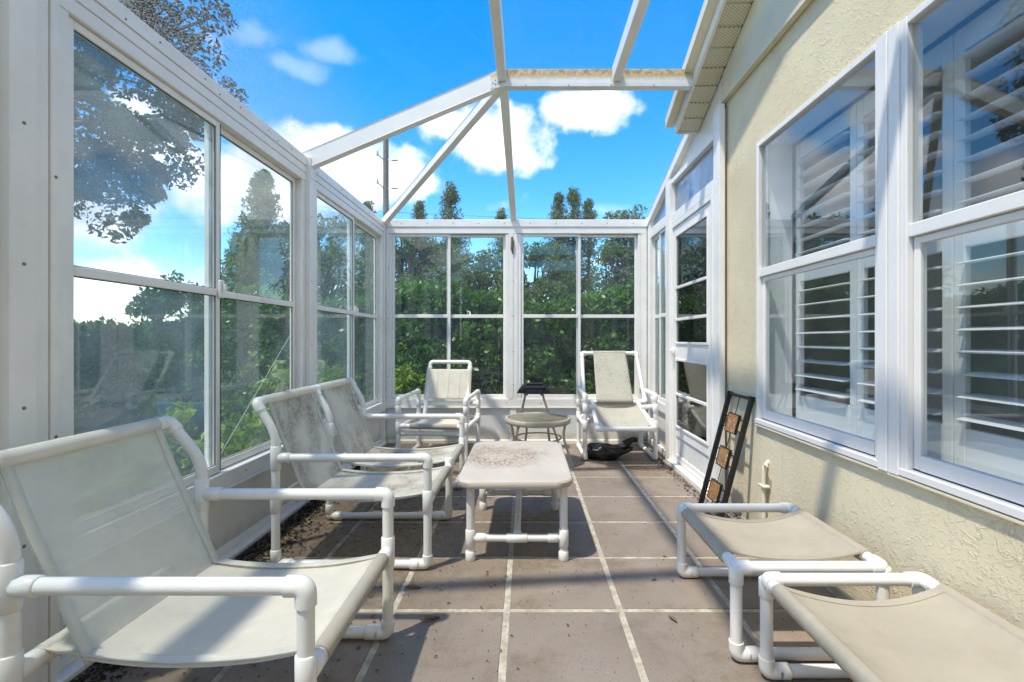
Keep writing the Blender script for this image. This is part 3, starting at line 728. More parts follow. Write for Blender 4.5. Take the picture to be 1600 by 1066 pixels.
for x, ya in ((KXX, -.4), (.70, -.4)):
    b = B(); b.box(x - .033, x + .033, ya, 3.69, KZ - .035, KZ + .075); b.obj('purlin', AL, rf)
b = B(); b.beam((KXX - .01, 3.77, KZ - .02), (-1.70, 5.73, 2.66), .055, .075); b.obj('hip_beam', AL, rf)
b = B(); b.beam((KXX + .01, 3.77, KZ - .02), (-.152, 5.76, 2.715), .058, .075); b.obj('hip_beam', AL, rf)
def panel(pts, up=(0, 0, .006), m='roof_glass'):
    b = B(); b.prism(pts, up); b.obj('roof_panel', m, rf)
for (ya, yb) in ((-.35, 1.66), (1.67, 3.725)):
    panel([(-1.80, ya, 2.664), (-1.80, yb, 2.664), (KXX - .035, yb, KZ + .062), (KXX - .035, ya, KZ + .062)], m='roof_glass_dirty')
    panel([(KXX - .03, ya, KZ + .078), (KXX - .03, yb, KZ + .078), (.695, yb, KZ + .078), (.695, ya, KZ + .078)])
    panel([(.70, ya, KZ + .078), (.70, yb, KZ + .078), (1.222, yb, KZ + .078), (1.222, ya, KZ + .078)])
panel([(-1.80, 3.735, 2.664), (-1.80, 5.80, 2.70), (KXX - .04, 3.775, KZ + .06)])
panel([(-1.79, 5.82, 2.697), (-.17, 5.82, 2.74), (KXX - .02, 3.79, KZ + .06)])
panel([(-.15, 5.82, 2.74), (1.50, 5.82, 2.70), (1.50, 3.79, KZ + .05), (KXX + .02, 3.79, KZ + .06)])

# ================================================================ furniture of white pipe
PR, FR = .0225, .0275
def pipe(name, pts, parent, fit=(), fillet=.0, elbow=(), r=PR, mat='pvc', local=False):
    b = B(); b.tube(pts, r, 14, fillet=fillet)
    for (p, d, l) in fit: b.sleeve(p, d, l, r + .005)
    for (a, c, e) in elbow:           # elbow fitting swept round corner c
        a, c, e = Vector(a), Vector(c), Vector(e); l = .05
        p0 = c + (a - c).normalized() * l; p1 = c + (e - c).normalized() * l
        b.tube([p0, c, p1], r + .005, 14, fillet=.042, nf=6)
    return b.obj(name, mat, parent, 50, local=local)
def sag_sheet(name, mat, parent, p00, p10, p01, p11, sag=.0, wave=0, local=False, seed=0, nu=18, nv=14, curl=0):
    """cloth between bars: u along the sling, v across; p(u,v); drops by sag mid-span"""
    p00, p10, p01, p11 = map(Vector, (p00, p10, p01, p11)); rnd = random.Random(seed); ph = rnd.random() * 6
    def f(u, v):
        p = p00 * (1 - u) * (1 - v) + p10 * u * (1 - v) + p01 * (1 - u) * v + p11 * u * v
        e = 4 * u * (1 - u); dz = -sag * e * (.75 + .25 * 4 * v * (1 - v)) - curl * e * (abs(2 * v - 1) ** 4) + wave * math.sin(9 * u + ph) * math.sin(5 * v + ph) * e
        return (p.x, p.y, p.z + dz)
    b = B(); b.grid(f, nu, nv); o = b.obj(name, mat, parent, 60, local=local)
    sol = o.modifiers.new('t', 'SOLIDIFY'); sol.thickness = .0025; return o
def wrap(name, mat, parent, a, c, r=PR + .006, local=False):
    b = B(); b.tube([a, c], r, 16, cap=True); return b.obj(name, mat, parent, 60, local=local)

def side_frame(t, y, xr, xf, zt, arm=True, xtop=None, ztop=None, zarm=.6):
    """one upright side: runner, rear upright curving back, front post, arm (chair faces +x)"""
    pipe('runner', [(xr, y, PR + .006), (xf, y, PR + .006)], t, fit=[((xr + .06, y, PR + .006), (1, 0, 0), .06), ((xf - .065, y, PR + .006), (1, 0, 0), .06)])
    zb = PR + .006
    pipe('rear_post', [(xr, y, zb), (xr, y, zarm + .10), (xr - .02, y, zarm + .16), (xtop, y, ztop)], t, fillet=.12,
         fit=[((xr, y, zarm), (0, 0, 1), .13), ((xr, y, .37), (0, 0, 1), .12), ((xr, y, zb + .05), (0, 0, 1), .06)])
    pipe('front_post', [(xf, y, zb), (xf, y, zarm if arm else .40)], t, elbow=[((xf - .1, y, zb), (xf, y, zb), (xf, y, .2))] + ([((xf - .1, y, zarm), (xf, y, zarm), (xf, y, .4))] if arm else []),
         fit=[((xf, y, .37), (0, 0, 1), .12)])
    if arm: pipe('armrest', [(xr + .01, y, zarm), (xf, y, zarm)], t, fit=[((xr + .05, y, zarm), (1, 0, 0), .06)])
def crossbar(t, a, c, fit=True, mat='pvc'):
    a, c = Vector(a), Vector(c); d = (c - a).normalized()
    return pipe('crossbar', [a, c], t, fit=[(a + d * .045, d, .06), (c - d * .045, d, .06)] if fit else [], mat=mat)

def slings(t, ya, yb, xr, xf, xtop, ztop, back, seat, hem, seed):
    zs = .37
    # back sling: over the top bar, down to the seat
    xb, zb = xr + .13, .342
    o = sag_sheet('back_sling', back, t, (xtop + .006, ya, ztop + .028), (xb, ya, zb), (xtop + .006, yb, ztop + .028), (xb, yb, zb), .022, .003, seed=seed)
    for (v0, v1) in ((ya - .001, ya + .032), (yb - .032, yb + .001)):
        sag_sheet('hem', hem, o, (xtop + .011, v0, ztop + .030), (xb + .005, v0, zb + .004), (xtop + .011, v1, ztop + .030), (xb + .005, v1, zb + .004), .022, .003, seed=seed, nv=2)
    wrap('sling_loop', hem, o, (xtop, ya, ztop), (xtop, yb, ztop), PR + .007)
    s = sag_sheet('seat_sling', seat, t, (xr, ya, zs + .022), (xf, ya, zs + .022), (xr, yb, zs + .022), (xf, yb, zs + .022), .055, .004, seed=seed + 1, curl=.012)
    for (v0, v1) in ((ya - .001, ya + .03), (yb - .03, yb + .001)):
        sag_sheet('hem', hem, s, (xr, v0, zs + .0255), (xf, v0, zs + .0255), (xr, v1, zs + .0255), (xf, v1, zs + .0255), .0545, .0, seed=seed + 1, nv=2)
    wrap('sling_loop', 'sling_roll', s, (xf, ya + .005, zs), (xf, yb - .005, zs), PR + .006)
    wrap('sling_loop', hem, s, (xr, ya + .005, zs), (xr, yb - .005, zs), PR + .006)
def slingback(name, label, cat, ys, xr, xf, xtop, ztop, mats, group, arms):
    t = thing(name, ((xr + xf) / 2, (ys[0] + ys[-1]) / 2, 0), label, cat, group)
    for i, y in enumerate(ys): side_frame(t, y, xr, xf, .6, arms[i], xtop, ztop, .605)
    for i in range(len(ys) - 1):
        a, c = ys[i], ys[i + 1]
        top = pipe('top_bar', [(xtop, a, ztop), (xtop, c, ztop)], t,
                   elbow=([((xtop, a + .1, ztop), (xtop, a, ztop), (xr - .02, a, .765))] if i == 0 else []) + ([((xtop, c - .1, ztop), (xtop, c, ztop), (xr - .02, c, .765))]),
                   fit=[((xtop, a + .04, ztop), (0, 1, 0), .07), ((xtop, c - .04, ztop), (0, 1, 0), .07)])
        crossbar(t, (xf, a, .37), (xf, c, .37)); crossbar(t, (xr, a, .37), (xr, c, .37))
        w = (c - a); m = .078
        slings(t, a + m, c - m, xr, xf, xtop, ztop, mats[i][0], mats[i][1], mats[i][2], 11 + i)
    return t
slingback('sling_chair', 'white pipe armchair with see-through mesh sling nearest the big column', 'chair', (1.245, 1.985), -1.35, -.575, -1.485, .905,
          [('sling_mesh', 'sling_solid', 'sling_hem')], 'white pipe seats', (True, True))
slingback('sling_loveseat', 'two-seat white pipe loveseat with mould-stained sling backs', 'loveseat', (2.59, 3.30, 3.98), -1.36, -.535, -1.465, .905,
          [('sling_stained', 'sling_stained', 'sling_hem')] * 2, 'white pipe seats', (True, False, True))

# upright armchairs against the end wall: built facing -y about their own base
def armchair_sides(t, hw, yf, yr, za):
    for s in (-1, 1):
        x = s * hw; zb = PR + .006
        pipe('runner', [(x, yr, zb), (x, yf, zb)], t, local=True, fit=[((x, yf + .06, zb), (0, 1, 0), .05), ((x, yr - .06, zb), (0, 1, 0), .05)])
        pipe('front_post', [(x, yf, zb), (x, yf, za)], t, local=True, elbow=[((x, yf + .1, zb), (x, yf, zb), (x, yf, .2)), ((x, yf + .1, za), (x, yf, za), (x, yf, .4))], fit=[((x, yf, .36), (0, 0, 1), .11), ((x, yf, .54), (0, 0, 1), .09)])
        pipe('rear_post', [(x, yr, zb), (x, yr, za + .015)], t, local=True, elbow=[((x, yr - .1, zb), (x, yr, zb), (x, yr, .2)), ((x, yr - .1, za + .015), (x, yr, za + .015), (x, yr, .4))], fit=[((x, yr, .36), (0, 0, 1), .11), ((x, yr, .52), (0, 0, 1), .08)])
        pipe('armrest', [(x, yf, za), (x, yr, za + .015)], t, local=True)
        pipe('side_rail', [(x, yf, .36), (x, yr, .36)], t, local=True)
c = thing('garden_armchair', (-.915, 5.10, 0), 'white pipe armchair with short open-topped back beside the corner post', 'chair', 'white pipe seats', R(-5))
armchair_sides(c, .345, -.33, .33, .645)
for (y, z) in ((-.33, .375), (-.31, .30), (.33, .36), (.33, .52)): pipe('crossbar', [(-.345, y, z), (.345, y, z)], c, local=True, fit=[((-.29, y, z), (1, 0, 0), .06), ((.29, y, z), (1, 0, 0), .06)])
pipe('back_frame', [(-.24, .20, .40), (-.235, .30, .60), (-.235, .43, .985), (.235, .43, .985), (.235, .30, .60), (.24, .20, .40)], c, fillet=.04, local=True,
     fit=[((-.235, .405, .91), (0, .3, 1), .05), ((.235, .405, .91), (0, .3, 1), .05), ((-.235, .30, .60), (0, .25, 1), .09), ((.235, .30, .60), (0, .25, 1), .09)])
o = sag_sheet('back_sling', 'sling_solid', c, (-.262, .372, .905), (-.268, .275, .575), (.262, .372, .905), (.268, .275, .575), 0, .003, True, 3, curl=0)
for x in (-.13, 0, .13):
    b = B(); b.box(x - .006, x + .006, .30, .303, .60, .87, 0)
    for v in b.bm.verts: v.co.y = .275 + (v.co.z - .575) / .33 * .097 - .007 + (v.co.y - .30)
    b.obj('seam', 'sling_hem', o, local=True)
s = sag_sheet('seat_sling', 'sling_solid', c, (-.27, -.33, .40), (-.27, .30, .385), (.27, -.33, .40), (.27, .30, .385), .03, .003, True, 4)
wrap('sling_loop', 'sling_roll', s, (-.22, -.33, .375), (.26, -.33, .375), PR + .005, True)

c = thing('reclining_chair', (.965, 5.18, 0), 'tall white pipe recliner with speckled beige sling by the door', 'chair', 'white pipe seats')
armchair_sides(c, .36, -.29, .32, .672)
for (y, z) in ((.32, .36), (.32, .50)): pipe('crossbar', [(-.36, y, z), (.36, y, z)], c, local=True, fit=[((-.30, y, z), (1, 0, 0), .06), ((.30, y, z), (1, 0, 0), .06)])
for s in (-1, 1):
    pipe('pivot_bar', [(s * .36, -.20, .54), (s * .24, -.20, .54)], c, local=True, fit=[((s * .32, -.20, .54), (1, 0, 0), .06)])
    pipe('pivot_bar', [(s * .36, -.20, .40), (s * .25, -.20, .40)], c, local=True, fit=[((s * .32, -.20, .40), (1, 0, 0), .06)])
bf = [(-.315, .37, 1.085), (.315, .37, 1.085), (.335, .02, .565), (-.335, .02, .565)]
pipe('back_frame', bf + [bf[0]], c, local=True, elbow=[(bf[3], bf[0], bf[1]), (bf[0], bf[1], bf[2]), (bf[1], bf[2], bf[3]), (bf[2], bf[3], bf[0])], fillet=.05)
o = sag_sheet('back_sling', 'sling_spotted', c, (-.185, .353, 1.105), (-.20, -.012, .57), (.19, .353, 1.105), (.20, -.012, .57), .012, .002, True, 5)
wrap('sling_loop', 'sling_spotted', o, (-.185, .37, 1.085), (.19, .37, 1.085), PR + .006, True)
wrap('sling_loop', 'sling_roll', o, (-.20, .02, .565), (.20, .02, .565), PR + .006, True)
sf = [(-.25, .0, .56), (-.275, -.60, .385), (.275, -.60, .385), (.25, .0, .56)]
pipe('seat_frame', sf, c, local=True, elbow=[(sf[0], sf[1], sf[2]), (sf[1], sf[2], sf[3])], fillet=.05)
b = B()
def seatf(u, v):
    e = abs(2 * v - 1); y = -.06 + (-.535 + .06) * u; z = .56 - .025 + (.405 - .535) * u
    return ((v - .5) * (.50 + .045 * u), y + .05 * (1 - e ** 2) * (u ** 3) * 0, z + .02 * e ** 6 - .075 * (1 - e ** 2.2) * (.35 + .65 * math.sin(math.pi * min(1, u * .9))))
b.grid(seatf, 16, 20); o = b.obj('seat_sling', 'sling_spotted', c, 60, local=True); o.modifiers.new('t', 'SOLIDIFY').thickness = .003

# ottomans
def ottoman(label, x0, x1, y0, y1, h):
    t = thing('ottoman', ((x0 + x1) / 2, (y0 + y1) / 2, 0), label, 'ottoman', 'pipe ottomans under the window')
    zb = PR + .006
    for x in (x0, x1):
        for y in (y0, y1):
            iy = 1 if y == y0 else -1; ix = 1 if x == x0 else -1
            pipe('leg', [(x, y, zb), (x, y, h)], t, elbow=[((x + ix * .1, y, zb), (x, y, zb), (x, y, .2))], fit=[((x, y, h - .03), (0, 0, 1), .07)])
    for y in (y0, y1):
        pipe('end_rail', [(x0, y, h), (x1, y, h)], t, elbow=[((x0, (y0 + y1) / 2, h), (x0, y, h), (x1, y, h)), ((x1, (y0 + y1) / 2, h), (x1, y, h), (x0, y, h))])
        pipe('runner', [(x0, y, zb), (x1, y, zb)], t, fit=[((x0 + .06, y, zb), (1, 0, 0), .05), ((x1 - .06, y, zb), (1, 0, 0), .05)])
    for x in (x0, x1):
        pipe('side_rail', [(x, y0, h), (x, y1, h)], t)
    m = .085
    b = B()
    def f(u, v):
        x = x0 + (x1 - x0) * u; y = y0 + m + (y1 - y0 - 2 * m) * v; e = 4 * u * (1 - u); ed = abs(2 * v - 1)
        return (x, y - (.5 - v) * .05 * e * 0 + (v - .5) * -.03 * e, h + .024 - .062 * e * (1 - .25 * ed ** 3) + .003 * math.sin(14 * v + 5 * u) * e)
    b.grid(f, 20, 20); o = b.obj('sling', 'sling_beige', t, 60); o.modifiers.new('t', 'SOLIDIFY').thickness = .003
    for x in (x0, x1): wrap('sling_loop', 'sling_beige', o, (x, y0 + m, h), (x, y1 - m, h), PR + .006)
    for vv in (.035, .965):
        b = B(); b.grid(lambda u, v: (lambda q: (q[0], q[1], q[2] + .003))(f(u, vv - .03 + .06 * v)), 20, 2); b.obj('hem', 'sling_beige', o, 60)
ottoman('pipe ottoman with sagging beige sling just in front of the leaning wall art', .815, 1.385, 1.85, 2.50, .365)
ottoman('nearest pipe ottoman with beige sling, beside the larger shuttered window', .885, 1.455, 1.06, 1.755, .365)

# coffee table
t = thing('coffee_table', (-.06, 3.13, 0), 'low cream plastic table with dirt-ringed top on white pipe legs', 'table')
b = B(); tx0, tx1, ty0, ty1 = -.39, .265, 2.61, 3.66
def rrect(x0, x1, y0, y1, r, bulge, n=7):
    pts = []
    for (cx, cy, a0) in ((x1 - r, y0 + r, -90), (x1 - r, y1 - r, 0), (x0 + r, y1 - r, 90), (x0 + r, y0 + r, 180)):
        for k in range(n + 1):
            a = R(a0 + 90 * k / n); pts.append((cx + r * math.cos(a), cy + r * math.sin(a)))
    return pts
rings = []
for (ins, z) in ((.03, .428), (.004, .428), (.0, .436), (.0, .458), (.006, .467), (.016, .470), (.03, .4695)):
    rings.append([b.bm.verts.new((x, y, z)) for x, y in rrect(tx0 + ins, tx1 - ins, ty0 + ins, ty1 - ins, .11 - ins * .5, 0)])
n = len(rings[0])
for i in range(len(rings) - 1):
    for k in range(n): b.bm.faces.new((rings[i][k], rings[i][(k + 1) % n], rings[i + 1][(k + 1) % n], rings[i + 1][k]))
b.bm.faces.new(rings[0][::-1]); b.bm.faces.new(rings[-1])
b.obj('tabletop', 'tabletop', t, 35)
LX = (-.315, .212); LY = (2.70, 3.50)
for x in LX:
    for y in LY:
        b = B(); b.tube([(x, y, .012), (x, y, .43)], .0235, 14); b.tube([(x, y, 0), (x, y, .008), (x, y, .05), (x, y, .056)], [.026, .029, .029, .024], 14); b.sleeve((x, y, .125), (0, 0, 1), .10, .0285)
        b.obj('leg', 'pvc', t, 50)
for y in LY: pipe('stretcher', [(LX[0], y, .125), (LX[1], y, .125)], t, fit=[((LX[0] + .06, y, .125), (1, 0, 0), .06), ((LX[1] - .06, y, .125), (1, 0, 0), .06), ((sum(LX) / 2, y, .125), (1, 0, 0), .12)], r=.021)
pipe('stretcher', [(sum(LX) / 2, LY[0], .125), (sum(LX) / 2, LY[1], .125)], t, fit=[((sum(LX) / 2, LY[0] + .05, .125), (0, 1, 0), .05), ((sum(LX) / 2, LY[1] - .05, .125), (0, 1, 0), .05)], r=.021)

# round glass side table
cx, cy, tz = .12, 4.78, .465
t = thing('side_table', (cx, cy, 0), 'round tan metal side table with glass top behind the coffee table', 'table')
b = B(); b.lathe((cx, cy, tz), [(.298, -.045), (.318, -.05), (.327, -.042), (.330, -.01), (.322, 0.004), (.308, .005), (.300, -.004), (.298, -.045)], 48); b.obj('rim', 'tan_metal', t, 50)
b = B(); b.lathe((cx, cy, tz - .012), [(0.001, 0), (.3015, 0), (.3015, .005), (0.001, .005)], 48); b.obj('glass_top', 'table_glass', t, 40)
for a in (-22, 202, 65, 115):
    a = R(a); ca, sa = math.cos(a), math.sin(a)
    b = B(); b.tube([(cx + .29 * ca, cy + .29 * sa, tz - .03), (cx + .26 * ca, cy + .26 * sa, .30), (cx + .36 * ca, cy + .36 * sa, .004)], .0125, 10, fillet=.1); b.obj('leg', 'tan_metal', t, 50)
b = B(); b.lathe((cx, cy, .26), [(.225, 0), (.24, 0), (.24, .012), (.225, .012), (.225, 0)], 32); b.obj('brace_ring', 'tan_metal', t, 50)

# folding stand with black tray
sx, sy = .09, 5.38
t = thing('folding_stand', (sx, sy, 0), 'bronze tube folding stand topped with a black plastic tray', 'stand')
for s in (-1, 1):
    for dy in (-.12, .09):
        b = B(); xo = .235 if s < 0 else .30
        b.tube([(sx + s * .095, sy + dy * .35, .645), (sx + s * .105, sy + dy * .4, .59), (sx + s * xo, sy + dy * 1.6, .004)], .0125, 10, fillet=.05); b.sleeve((sx + s * (.105 + (xo - .105) * .5), sy + dy, .297), (s * (xo - .105), dy * 1.2, -.586), .07, .0155)
        b.obj('leg', 'bronze_metal', t, 50)
b = B(); b.tube([(sx - .235, sy - .15, .15), (sx - .20, sy + .12, .15)], .009, 8); b.obj('brace', 'bronze_metal', t, 50)
b = B()
prof = [(.19, .64), (.195, .65), (.165, .705), (.14, .73), (.13, .73)]
for i, (hw, z) in enumerate(prof[:-1]):
    pass
b.prism([(sx - .195, sy - .09, .648), (sx + .195, sy - .09, .648), (sx + .135, sy - .07, .735), (sx - .135, sy - .07, .735)], (0, .16, 0)); b.obj('tray', 'black_plastic', t)
b = B(); b.box(sx - .12, sx + .13, sy - .105, sy - .072, .70, .722, .006); b.box(sx - .17, sx - .10, sy - .10, sy - .075, .66, .70, .006); b.box(sx + .09, sx + .16, sy - .10, sy - .075, .652, .70, .006); b.box(sx - .09, sx + .10, sy - .06, sy + .06, .737, .757, .008); b.box(sx - .11, sx - .07, sy - .03, sy + .01, .615, .647, .003); b.box(sx + .07, sx + .11, sy - .03, sy + .01, .615, .647, .003)
b.obj('tray_clamps', 'black_plastic', t)

# black plastic bag on the floor
rng = np.random.default_rng(3)
b = B(); bmesh.ops.create_icosphere(b.bm, subdivisions=5, radius=1)
cs = rng.normal(size=(26, 3)); cs /= np.linalg.norm(cs, axis=1)[:, None]; am = rng.uniform(.05, .16, 26)
for v in b.bm.verts:
    p = np.array(v.co); k = 1.0
    for c_, a_ in zip(cs, am): k += a_ * (1 - min(1, abs(p @ c_ - .25) * 5)) * .55
    k += .035 * math.sin(11 * p[0] + 5 * p[2]) + .03 * math.sin(17 * p[1] - 9 * p[0])
    x, y, z = p * k
    # heavy left lump drawn out into a thin twisted neck on the right
    s = (x + 1) / 2; w = 1 - .62 * max(0, s - .35) ** 1.1
    X = .64 + .40 * s; Z = .080 * w * (z + 1) * (1 - .35 * max(0, s - .55)); Yy = 4.99 + .13 * w * y
    if s > .70: X += .10 * (s - .70) * 2; Z += (s - .70) * .22
    v.co = Vector((X, Yy, max(.003, Z)))
b.tube([(1.03, 4.985, .145), (1.08, 4.98, .185), (1.12, 4.975, .205), (1.15, 4.97, .195), (1.16, 4.97, .175)], [.05, .034, .028, .034, .008], 10)
o = b.obj('plastic_bag', 'bag_plastic', None, 40, at=(.9, 4.99, 0))
tag(o, 'crumpled black plastic bag lying under the reclining chair', 'bag')

# wall art leaning on the stucco
t = thing('wall_art', (1.40, 3.355, 0), 'black metal wall panel with three amber leaf squares leaning on the stucco', 'wall art')
A0 = Vector((1.285, 3.18, .012)); U = Vector((0, .345, 0)); V = Vector((1.508, 3.18, .862)) - A0; Nn = U.cross(V).normalized()
def ap(u, v, d=0): return A0 + U * u + V * v + Nn * d
b = B()
wbar = .024
b.beam(ap(0, 0), ap(0, 1), wbar, .022, Nn); b.beam(ap(1, 0), ap(1, 1), wbar, .022, Nn); b.beam(ap(.04, .985), ap(.96, .985), .022, .021, Nn); b.beam(ap(.04, .015), ap(.96, .015), .022, .021, Nn)
b.obj('frame', 'black_metal', t)
b = B(); b.tube([ap(.5, .02), ap(.5, .98)], .003, 6); b.obj('wire', 'black_metal', t)
for k, vc in enumerate((.20, .48, .76)):
    b = B(); pts = [ap(.27, vc - .075, -.010), ap(.73, vc - .075, -.010), ap(.73, vc + .075, -.010), ap(.27, vc + .075, -.010)]
    b.prism(pts, Nn * .014); sq = b.obj('leaf_square', 'amber_glass', t)
    b = B()
    for a, c_ in ((0, 1), (1, 2), (2, 3), (3, 0)): b.beam(pts[a] + Nn * .007, pts[c_] + Nn * .007, .007, .018, Nn, 0)
    b.obj('rim', 'black_metal', sq)
    b = B()
    for (du, dv, l, an) in ((0, 0, .11, 80), (-.06, -.02, .07, 120), (.08, .0, .07, 45), (-.08, .04, .06, 140), (.05, .05, .06, 60), (.06, -.05, .06, 20)):
        ca, sa = math.cos(R(an)), math.sin(R(an)); c0 = ap(.5, vc, -.010 + .0145) + U.normalized() * du + V.normalized() * dv; e1 = U.normalized() * ca + V.normalized() * sa; e2 = V.normalized() * ca - U.normalized() * sa
        b.prism([c0 - e1 * l * .5, c0 - e1 * l * .1 + e2 * l * .17, c0 + e1 * l * .5, c0 - e1 * l * .1 - e2 * l * .17], Nn * .004)
    b.obj('leaf_relief', 'leaf_silver', sq)['kind'] = 'stuff'
    b = B()
    for vv in (vc - .045, vc + .045): b.tube([ap(.03, vv), ap(.27, vv)], .0045, 6); b.tube([ap(.73, vv), ap(.97, vv)], .0045, 6)
    b.obj('bracket', 'black_metal', t)

# mud streak on the centre post, debris along the wall, leaves
b = B(); b.tube([(-.17, BY - .010, 2.48), (-.163, BY - .013, 2.42), (-.168, BY - .013, 2.34), (-.158, BY - .010, 2.27)], [.012, .02, .018, .006], 8)
tag(b.obj('mud_nest', 'mud', None, at=(-.165, BY - .01, 2.38)), 'brown mud dauber nest stuck high on the centre post', 'nest')
def scatter_bits(name, n, fpos, mat, smin, smax, label, cat):
    v = []; f = []; rnd = random.Random(5)
    for i in range(n):
        x, y = fpos(rnd); s = rnd.uniform(smin, smax); a = rnd.random() * 6.28; h = rnd.uniform(.001, .008); z = .003
        ca, sa = math.cos(a) * s, math.sin(a) * s; k = rnd.uniform(.3, .8); b0 = len(v)
        v += [(x - ca, y - sa, z), (x + sa * k, y - ca * k, z + h), (x + ca, y + sa, z + h * .5), (x - sa * k, y + ca * k, z + h * 1.3)]
        f += [(b0, b0 + 1, b0 + 2), (b0, b0 + 2, b0 + 3)]
    me = bpy.data.meshes.new(name); me.from_pydata(v, [], f); me.materials.append(M[mat]); o = link(bpy.data.objects.new(name, me))
    return tag(o, label, cat, kind='stuff')
def wallpos(r):
    y = 1.55 + 3.9 * r.random(); w = .05 + .16 * max(0, math.sin((y - 1.2) * 1.1)) * (1 if 2.2 < y < 4.4 else .5)
    return (-1.655 + abs(r.gauss(0, 1)) * w * .7, y)
simple('soil', (.035, .027, .018), .95, 0, .5, 80)
scatter_bits('soil_debris', 5200, wallpos, 'soil', .004, .014, 'dark crumbs of soil and rotted leaves along the wall base', 'debris')
def litterpos(r): return (-1.6 + abs(r.gauss(0, .75)), r.uniform(1.7, 4.9))
scatter_bits('leaf_litter', 900, litterpos, 'dry_leaf', .004, .013, 'loose brown leaf litter on the tiles under the loveseat', 'debris')
def doorpos(r):
    y = 2.9 + 2.7 * r.random(); return ((1.40 if y > 3.6 else 1.49) - abs(r.gauss(0, 1)) * .05, y)
scatter_bits('door_debris', 700, doorpos, 'soil', .003, .011, 'brown leaf crumbs in front of the door threshold', 'debris')
def floorpos(r): return (r.uniform(-1.2, 1.4), r.uniform(1.3, 5.4))
scatter_bits('floor_specks', 900, floorpos, 'soil', .0015, .0042, 'tiny dark seeds and specks strewn over the tiles', 'debris')
def dry_leaf(x, y, a, s, label, curl=.4):
    b = B(); ca, sa = math.cos(a), math.sin(a)
    def f(u, v):
        w = .32 * math.sin(math.pi * min(1, u * .97 + .015)) ** .8; px = (u - .5) * s; py = (v - .5) * 2 * w * s * .5
        z = .004 + s * .22 * curl * (abs(v - .5) * 2) ** 2 + .05 * s * math.sin(u * 5)
        return (x + px * ca - py * sa, y + px * sa + py * ca, max(.002, z))
    b.grid(f, 8, 4); o = b.obj('fallen_leaf', 'dry_leaf', None, 60, at=(x, y, 0)); tag(o, label, 'leaf', 'dry leaves on the floor tiles')
PF = lambda px, py: ((px - 822) * CAMH / (py - 530), 745 * CAMH / (py - 530))
for (px, py, a, s, lab) in ((672, 969, .3, .085, 'curled brown leaf beside the foot of the see-through mesh armchair'), (1051, 969, 1.9, .06, 'small brown leaf lying on the tile left of the nearest ottoman'),
                            (1022, 907, .6, .035, 'tiny brown leaf on the tile by the ottoman foot'), (645, 920, .1, .08, 'dry leaf on the joint in front of the loveseat foot')):
    dry_leaf(*PF(px, py), a, s, lab)

# ================================================================ planting
def leaf_mesh(name, pos, size, mat, parent, seed=0, aspect=.45, droop=.25, nrm=None):
    """one rhombic folded leaf per position"""
    rng = np.random.default_rng(seed); n = len(pos); pos = np.asarray(pos, float)
    d = rng.normal(size=(n, 3)); d[:, 2] -= droop; d /= np.linalg.norm(d, axis=1)[:, None]
    q = rng.normal(size=(n, 3))
    if nrm is not None: q = q * .7 + nrm
    s = np.cross(d, q); s /= np.linalg.norm(s, axis=1)[:, None] + 1e-9
    nn = np.cross(s, d); L = (size * rng.uniform(.6, 1.3, n))[:, None]; W = L * aspect * .5
    v = np.empty((n, 4, 3)); v[:, 0] = pos - d * L * .5; v[:, 1] = pos + s * W + nn * W * .25; v[:, 2] = pos + d * L * .5; v[:, 3] = pos - s * W + nn * W * .25
    if parent is not None: v -= np.array(origin_of(parent))
    me = bpy.data.meshes.new(name); me.vertices.add(n * 4); me.vertices.foreach_set('co', v.reshape(-1))
    me.loops.add(n * 4); me.loops.foreach_set('vertex_index', np.arange(n * 4, dtype=np.int32))
    me.polygons.add(n); me.polygons.foreach_set('loop_start', np.arange(0, n * 4, 4, dtype=np.int32)); me.polygons.foreach_set('loop_total', np.full(n, 4, dtype=np.int32))
    me.update(calc_edges=True); me.materials.append(M[mat]); o = link(bpy.data.objects.new(name, me)); o.parent = parent; o['kind'] = 'stuff'
    return o
def clumps(rng, n, centers, rad, flat=.8):
    """points spread in shells of many small clumps"""
    k = rng.integers(0, len(centers), n); p = rng.normal(size=(n, 3)); p /= np.linalg.norm(p, axis=1)[:, None]
    r = rad[k] * rng.uniform(.25, 1, n) ** .5; p[:, 2] *= flat
    return centers[k] + p * r[:, None]
